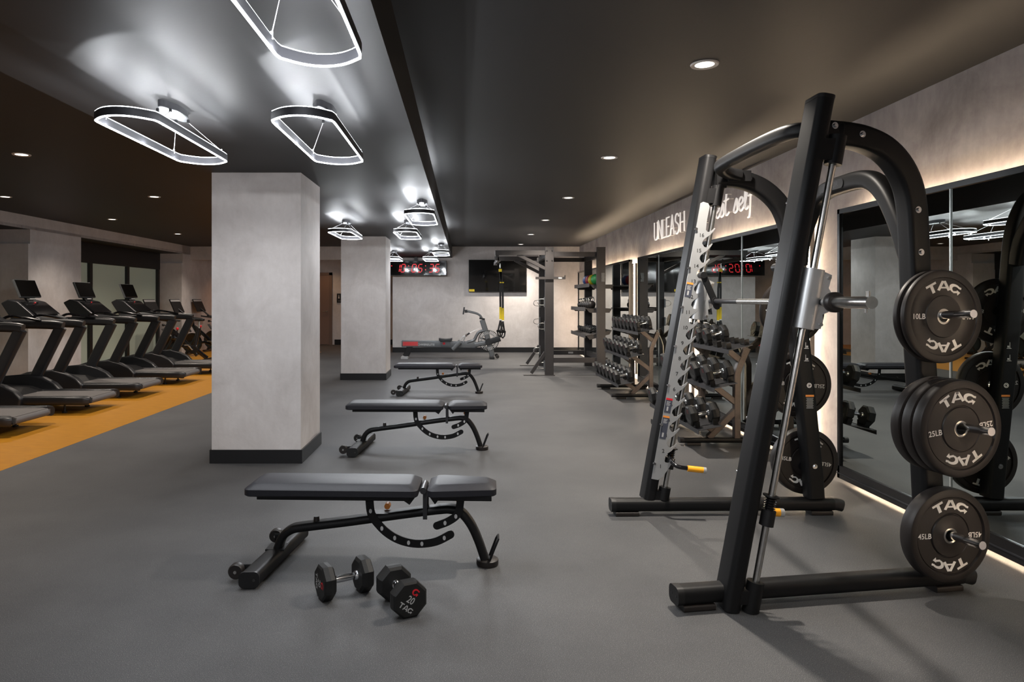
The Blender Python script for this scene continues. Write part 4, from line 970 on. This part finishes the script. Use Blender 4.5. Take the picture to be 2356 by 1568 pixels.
b = MB(); b.sweep([rz(1620, 870), rz(1700, 850), rz(1880, 815), rz(2100, 740)], rrect(.13, .115, .03), (0, 1, 0), 'rowgrey'); b.sweep([rz(1920, 800), rz(2110, 740)], rrect(.14, .13, .02), (0, 1, 0), 'tgrey'); b.cyl(Vector(rz(1878, 805))-Vector((0, .085, 0)), Vector(rz(1878, 805))+Vector((0, .085, 0)), .075, 'tgrey', n=20); W(b, 'fan_mount', rw)
b = MB(); b.box(rz(1950, 1105), (.10, .50, .06), 'tgrey'); 
for yo in (-.2, .2): b.cyl(Vector(rz(2050, 1080))+Vector((0, yo-.02, 0)), Vector(rz(2050, 1080))+Vector((0, yo+.02, 0)), .042, 'rubber', n=20)
W(b, 'front_foot', rw, bevel=.01)
b = MB(); b.sweep(smooth_path([rz(1750, 350), rz(1720, 295), rz(1650, 255), rz(1480, 215)], 5), rrect(.05, .055, .015), (0, 1, 0), 'rowgrey'); b.box(rz(1450, 215), (.07, .07, .07), 'tgrey'); b.box(rz(1405, 205), (.035, .26, .17), 'tgrey', Matrix.Rotation(math.radians(8), 3, 'Y')); W(b, 'monitor_arm', rw)

# ------------------------------------------------------------------ television, clock, signs
tv = thing('television', 'black wall mounted television on the back wall with yellow corner sticker', 'television', (.845, YB, 2.0)); OFF = Vector((.845, YB, 2.0))
b = MB(); b.bb(.095, 1.60, YB-.07, YB-.02, 1.575, 2.42, 'plastic').bb(.6, 1.1, YB-.03, YB-.001, 1.8, 2.2, 'plastic'); W(b, 'housing', tv, bevel=.004)
b = MB(); b.bb(.105, 1.59, YB-.0725, YB-.0695, 1.59, 2.41, 'screen'); W(b, 'screen', tv, smooth=False)
b = MB(); b.bb(.105, .245, YB-.0735, YB-.072, 1.59, 1.65, 'yellow')
for j in range(2): b.bb(.13, .22-.02*j, YB-.0742, YB-.0734, 1.61+j*.02, 1.614+j*.02, 'darkink')
W(b, 'sticker', tv, smooth=False)
CY = 17.62; cx0 = -2.03; cx1 = -.475; cz0 = 2.0; cz1 = 2.385
ck = thing('digital_clock', 'long black digital wall clock with red digits reading 10:05:35', 'clock', ((cx0+cx1)/2, YB, cz0)); OFF = Vector(((cx0+cx1)/2, YB, cz0))
b = MB(); b.bb(cx0, cx1, CY, CY+.09, cz0, cz1, 'plastic'); b.bb(cx0+.015, cx1-.015, CY-.003, CY+.001, cz0+.012, cz1-.012, 'screen'); W(b, 'housing', ck, bevel=.002)
b = MB(); b.bb(-1.31, -1.23, CY+.02, CY+.08, cz1, 2.475, 'plastic'); b.bb(-1.29, -1.25, CY+.05, YB, 2.40, 2.44, 'plastic'); W(b, 'mounting_bracket', ck)
SEG = {'0': 'abcdef', '1': 'bc', '3': 'abcdg', '5': 'acdfg', '7': 'abc', 'J': 'bcd'}
def digit(b, ch, x, z, w, h, t=.020):
    sl = .16
    def q(x0, z0, x1, z1):
        P = [(x0, z0), (x1, z1)]; dx, dz = x1-x0, z1-z0
        n = (t/2, 0) if abs(dz) > abs(dx) else (0, t/2)
        vs = [(x0-n[0], z0-n[1]), (x1-n[0], z1-n[1]), (x1+n[0], z1+n[1]), (x0+n[0], z0+n[1])]
        b.add([(x+a+sl*c, CY-.006, z+c) for a, c in vs], [(0, 1, 2, 3)], 'seg')
    g = .012; S = SEG[ch]
    if 'a' in S: q(g, h, w-g, h)
    if 'g' in S: q(g, h/2, w-g, h/2)
    if 'd' in S: q(g, 0, w-g, 0)
    if 'f' in S: q(0, h/2+g, 0, h-g)
    if 'e' in S: q(0, g, 0, h/2-g)
    if 'b' in S: q(w, h/2+g, w, h-g)
    if 'c' in S: q(w, g, w, h/2-g)
z0 = 2.09; h = .20
def cxp(zx): return (880+zx/13.09-VX)/F*CY
for ch, zx in (('1', 385), ('0', 545), ('0', 872), ('5', 1062), ('3', 1392), ('5', 1575)):
    b = MB(); digit(b, ch, cxp(zx), z0, .098, h); W(b, 'digit', ck, smooth=False)
b = MB()
for zx in (775, 1285, 265):
    for zz in ((.06, .16) if zx != 265 else (.16,)): b.cyl((cxp(zx)+.01, CY-.007, z0+zz), (cxp(zx)+.01, CY-.004, z0+zz), .013, 'seg', n=12)
W(b, 'colon', ck, smooth=False)
rs = thing('restroom_sign', 'small dark restroom sign with pictograms on the corridor wall', 'sign', (-3.80, 20.84, 1.5)); OFF = Vector((-3.80, 20.84, 1.5))
b = MB(); b.bb(-3.91, -3.70, 20.825, 20.848, 1.28, 1.56, 'base'); 
for x in (-3.85, -3.76): b.cyl((x, 20.823, 1.505), (x, 20.826, 1.505), .013, 'white', n=12); b.prism([(-.02, 0), (.02, 0), (.012, .07), (-.012, .07)] if x < -3.8 else [(-.010, 0), (.010, 0), (.022, .07), (-.022, .07)], lambda a, c, d, x=x: (x+a, d, 1.41+c), 20.823, 20.826, 'white')
b.bb(-3.87, -3.74, 20.823, 20.826, 1.33, 1.34, 'greyp'); W(b, 'sign_plate', rs)

# neon words on the right wall
G = {
 'U': [[(0, 1), (0, .2), (.12, .02), (.3, 0), (.48, .02), (.6, .2), (.6, 1)]],
 'N': [[(0, 0), (0, 1), (.6, 0), (.6, 1)]], 'L': [[(0, 1), (0, 0), (.5, 0)]],
 'E': [[(.5, 1), (0, 1), (0, 0), (.5, 0)], [(0, .52), (.42, .52)]],
 'A': [[(0, 0), (.3, 1), (.6, 0)], [(.1, .35), (.5, .35)]],
 'S': [[(.55, .85), (.42, .98), (.2, 1), (.04, .85), (.06, .64), (.3, .52), (.52, .4), (.56, .18), (.4, .02), (.15, 0), (0, .15)]],
 'H': [[(0, 0), (0, 1)], [(.6, 0), (.6, 1)], [(0, .5), (.6, .5)]],
 'y': [[(0, .6), (.03, .2), (.15, .02), (.3, .1), (.38, .3)], [(.42, .6), (.38, .2), (.3, -.25), (.15, -.4), (.02, -.3), (.15, -.1), (.5, .1)]],
 'o': [[(.3, .58), (.1, .52), (.0, .3), (.08, .05), (.25, 0), (.4, .12), (.42, .38), (.3, .58), (.55, .5)]],
 'u': [[(0, .6), (.0, .2), (.1, 0), (.25, .05), (.38, .3)], [(.42, .6), (.40, .15), (.5, 0), (.6, .1)]],
 'r': [[(0, 0), (.04, .6), (.08, .4), (.22, .58), (.38, .55)]],
 'b': [[(.05, .3), (.2, .8), (.15, 1.1), (.05, 1.05), (0, .5), (.05, .05), (.22, 0), (.38, .2), (.3, .5), (.1, .4)]],
 'e': [[(0, .25), (.3, .35), (.35, .52), (.2, .6), (.04, .45), (.02, .15), (.18, 0), (.38, .1), (.5, .25)]],
 's': [[(0, .1), (.25, .6), (.3, .35), (.32, .1), (.15, 0), (.02, .05)]],
 't': [[(.15, 1.0), (.05, .4), (.08, .08), (.2, 0), (.4, .12)], [(-.08, .7), (.35, .74)]],
 'l': [[(0, .1), (.22, .7), (.22, 1.1), (.12, 1.1), (.06, .6), (.08, .1), (.2, 0), (.36, .1)]],
 'f': [[(.42, 1.1), (.3, 1.15), (.18, 1.0), (.12, .4), (.05, -.3), (-.08, -.38)], [(-.05, .55), (.35, .58)]],
}
def neon(word, ya, yb, zb, hgt, label, wid):
    r = thing('neon_sign', label, 'neon sign', (XR, (ya+yb)/2, zb)); tot = sum(wid.get(c, .78) for c in word); u = (ya-yb)/tot; y = ya
    for c in word:
        w = wid.get(c, .78)
        if c != ' ':
            b = MB()
            for st_ in G[c]:
                P = [(-.055, y-p[0]*u-(ya+yb)/2, p[1]*hgt) for p in st_]
                if len(P) > 3 and c not in 'UNLEAH': P = smooth_path(P, 3)
                b.tube(P, .011, 'neon', 8)
                for e in (P[0], P[-1]): b.cyl((e[0], e[1], e[2]), (0, e[1], e[2]), .004, 'cable', n=6)
            b.build('letter', r)
        y -= w*u
neon('UNLEASH', 10.62, 9.12, 2.31, .27, 'white neon word UNLEASH on the right wall above the mirrors', {'L': .66, 'E': .66})
neon('your best self', 8.95, 6.95, 2.34, .24, 'white script neon words your best self on the right wall', {'y': .56, 'o': .52, 'u': .6, 'r': .44, 'b': .46, 'e': .46, 's': .44, 't': .44, 'l': .38, 'f': .42, ' ': .36})
# light switch plate between the far mirrors
b = MB(); b.bb(XR-.012, XR, 11.42, 11.53, 1.26, 1.43, 'greyp'); o = b.build('switch_plate', None, .002); o['label'] = 'small grey switch plate on the lit strip of right wall between mirrors'; o['category'] = 'switch'

# ------------------------------------------------------------------ camera, world, colour
cam = bpy.data.cameras.new('camera'); co = bpy.data.objects.new('camera', cam); C.objects.link(co)
co.location = (0, 0, H); co.rotation_euler = (PI/2, 0, 0)
cam.sensor_width = 36; cam.lens = 24.0; cam.shift_x = (1178-VX)/2356; cam.shift_y = (VY-784)/2356; cam.clip_start = .05; cam.clip_end = 60
sc_ = bpy.context.scene; sc_.camera = co
w = bpy.data.worlds.new('world'); sc_.world = w; w.use_nodes = True; w.node_tree.nodes['Background'].inputs[0].default_value = (.02, .02, .025, 1)
sc_.view_settings.view_transform = 'Standard'; sc_.view_settings.look = 'None'; sc_.view_settings.gamma = 1; sc_.view_settings.use_curve_mapping = False
sc_.view_settings.exposure = 1.0
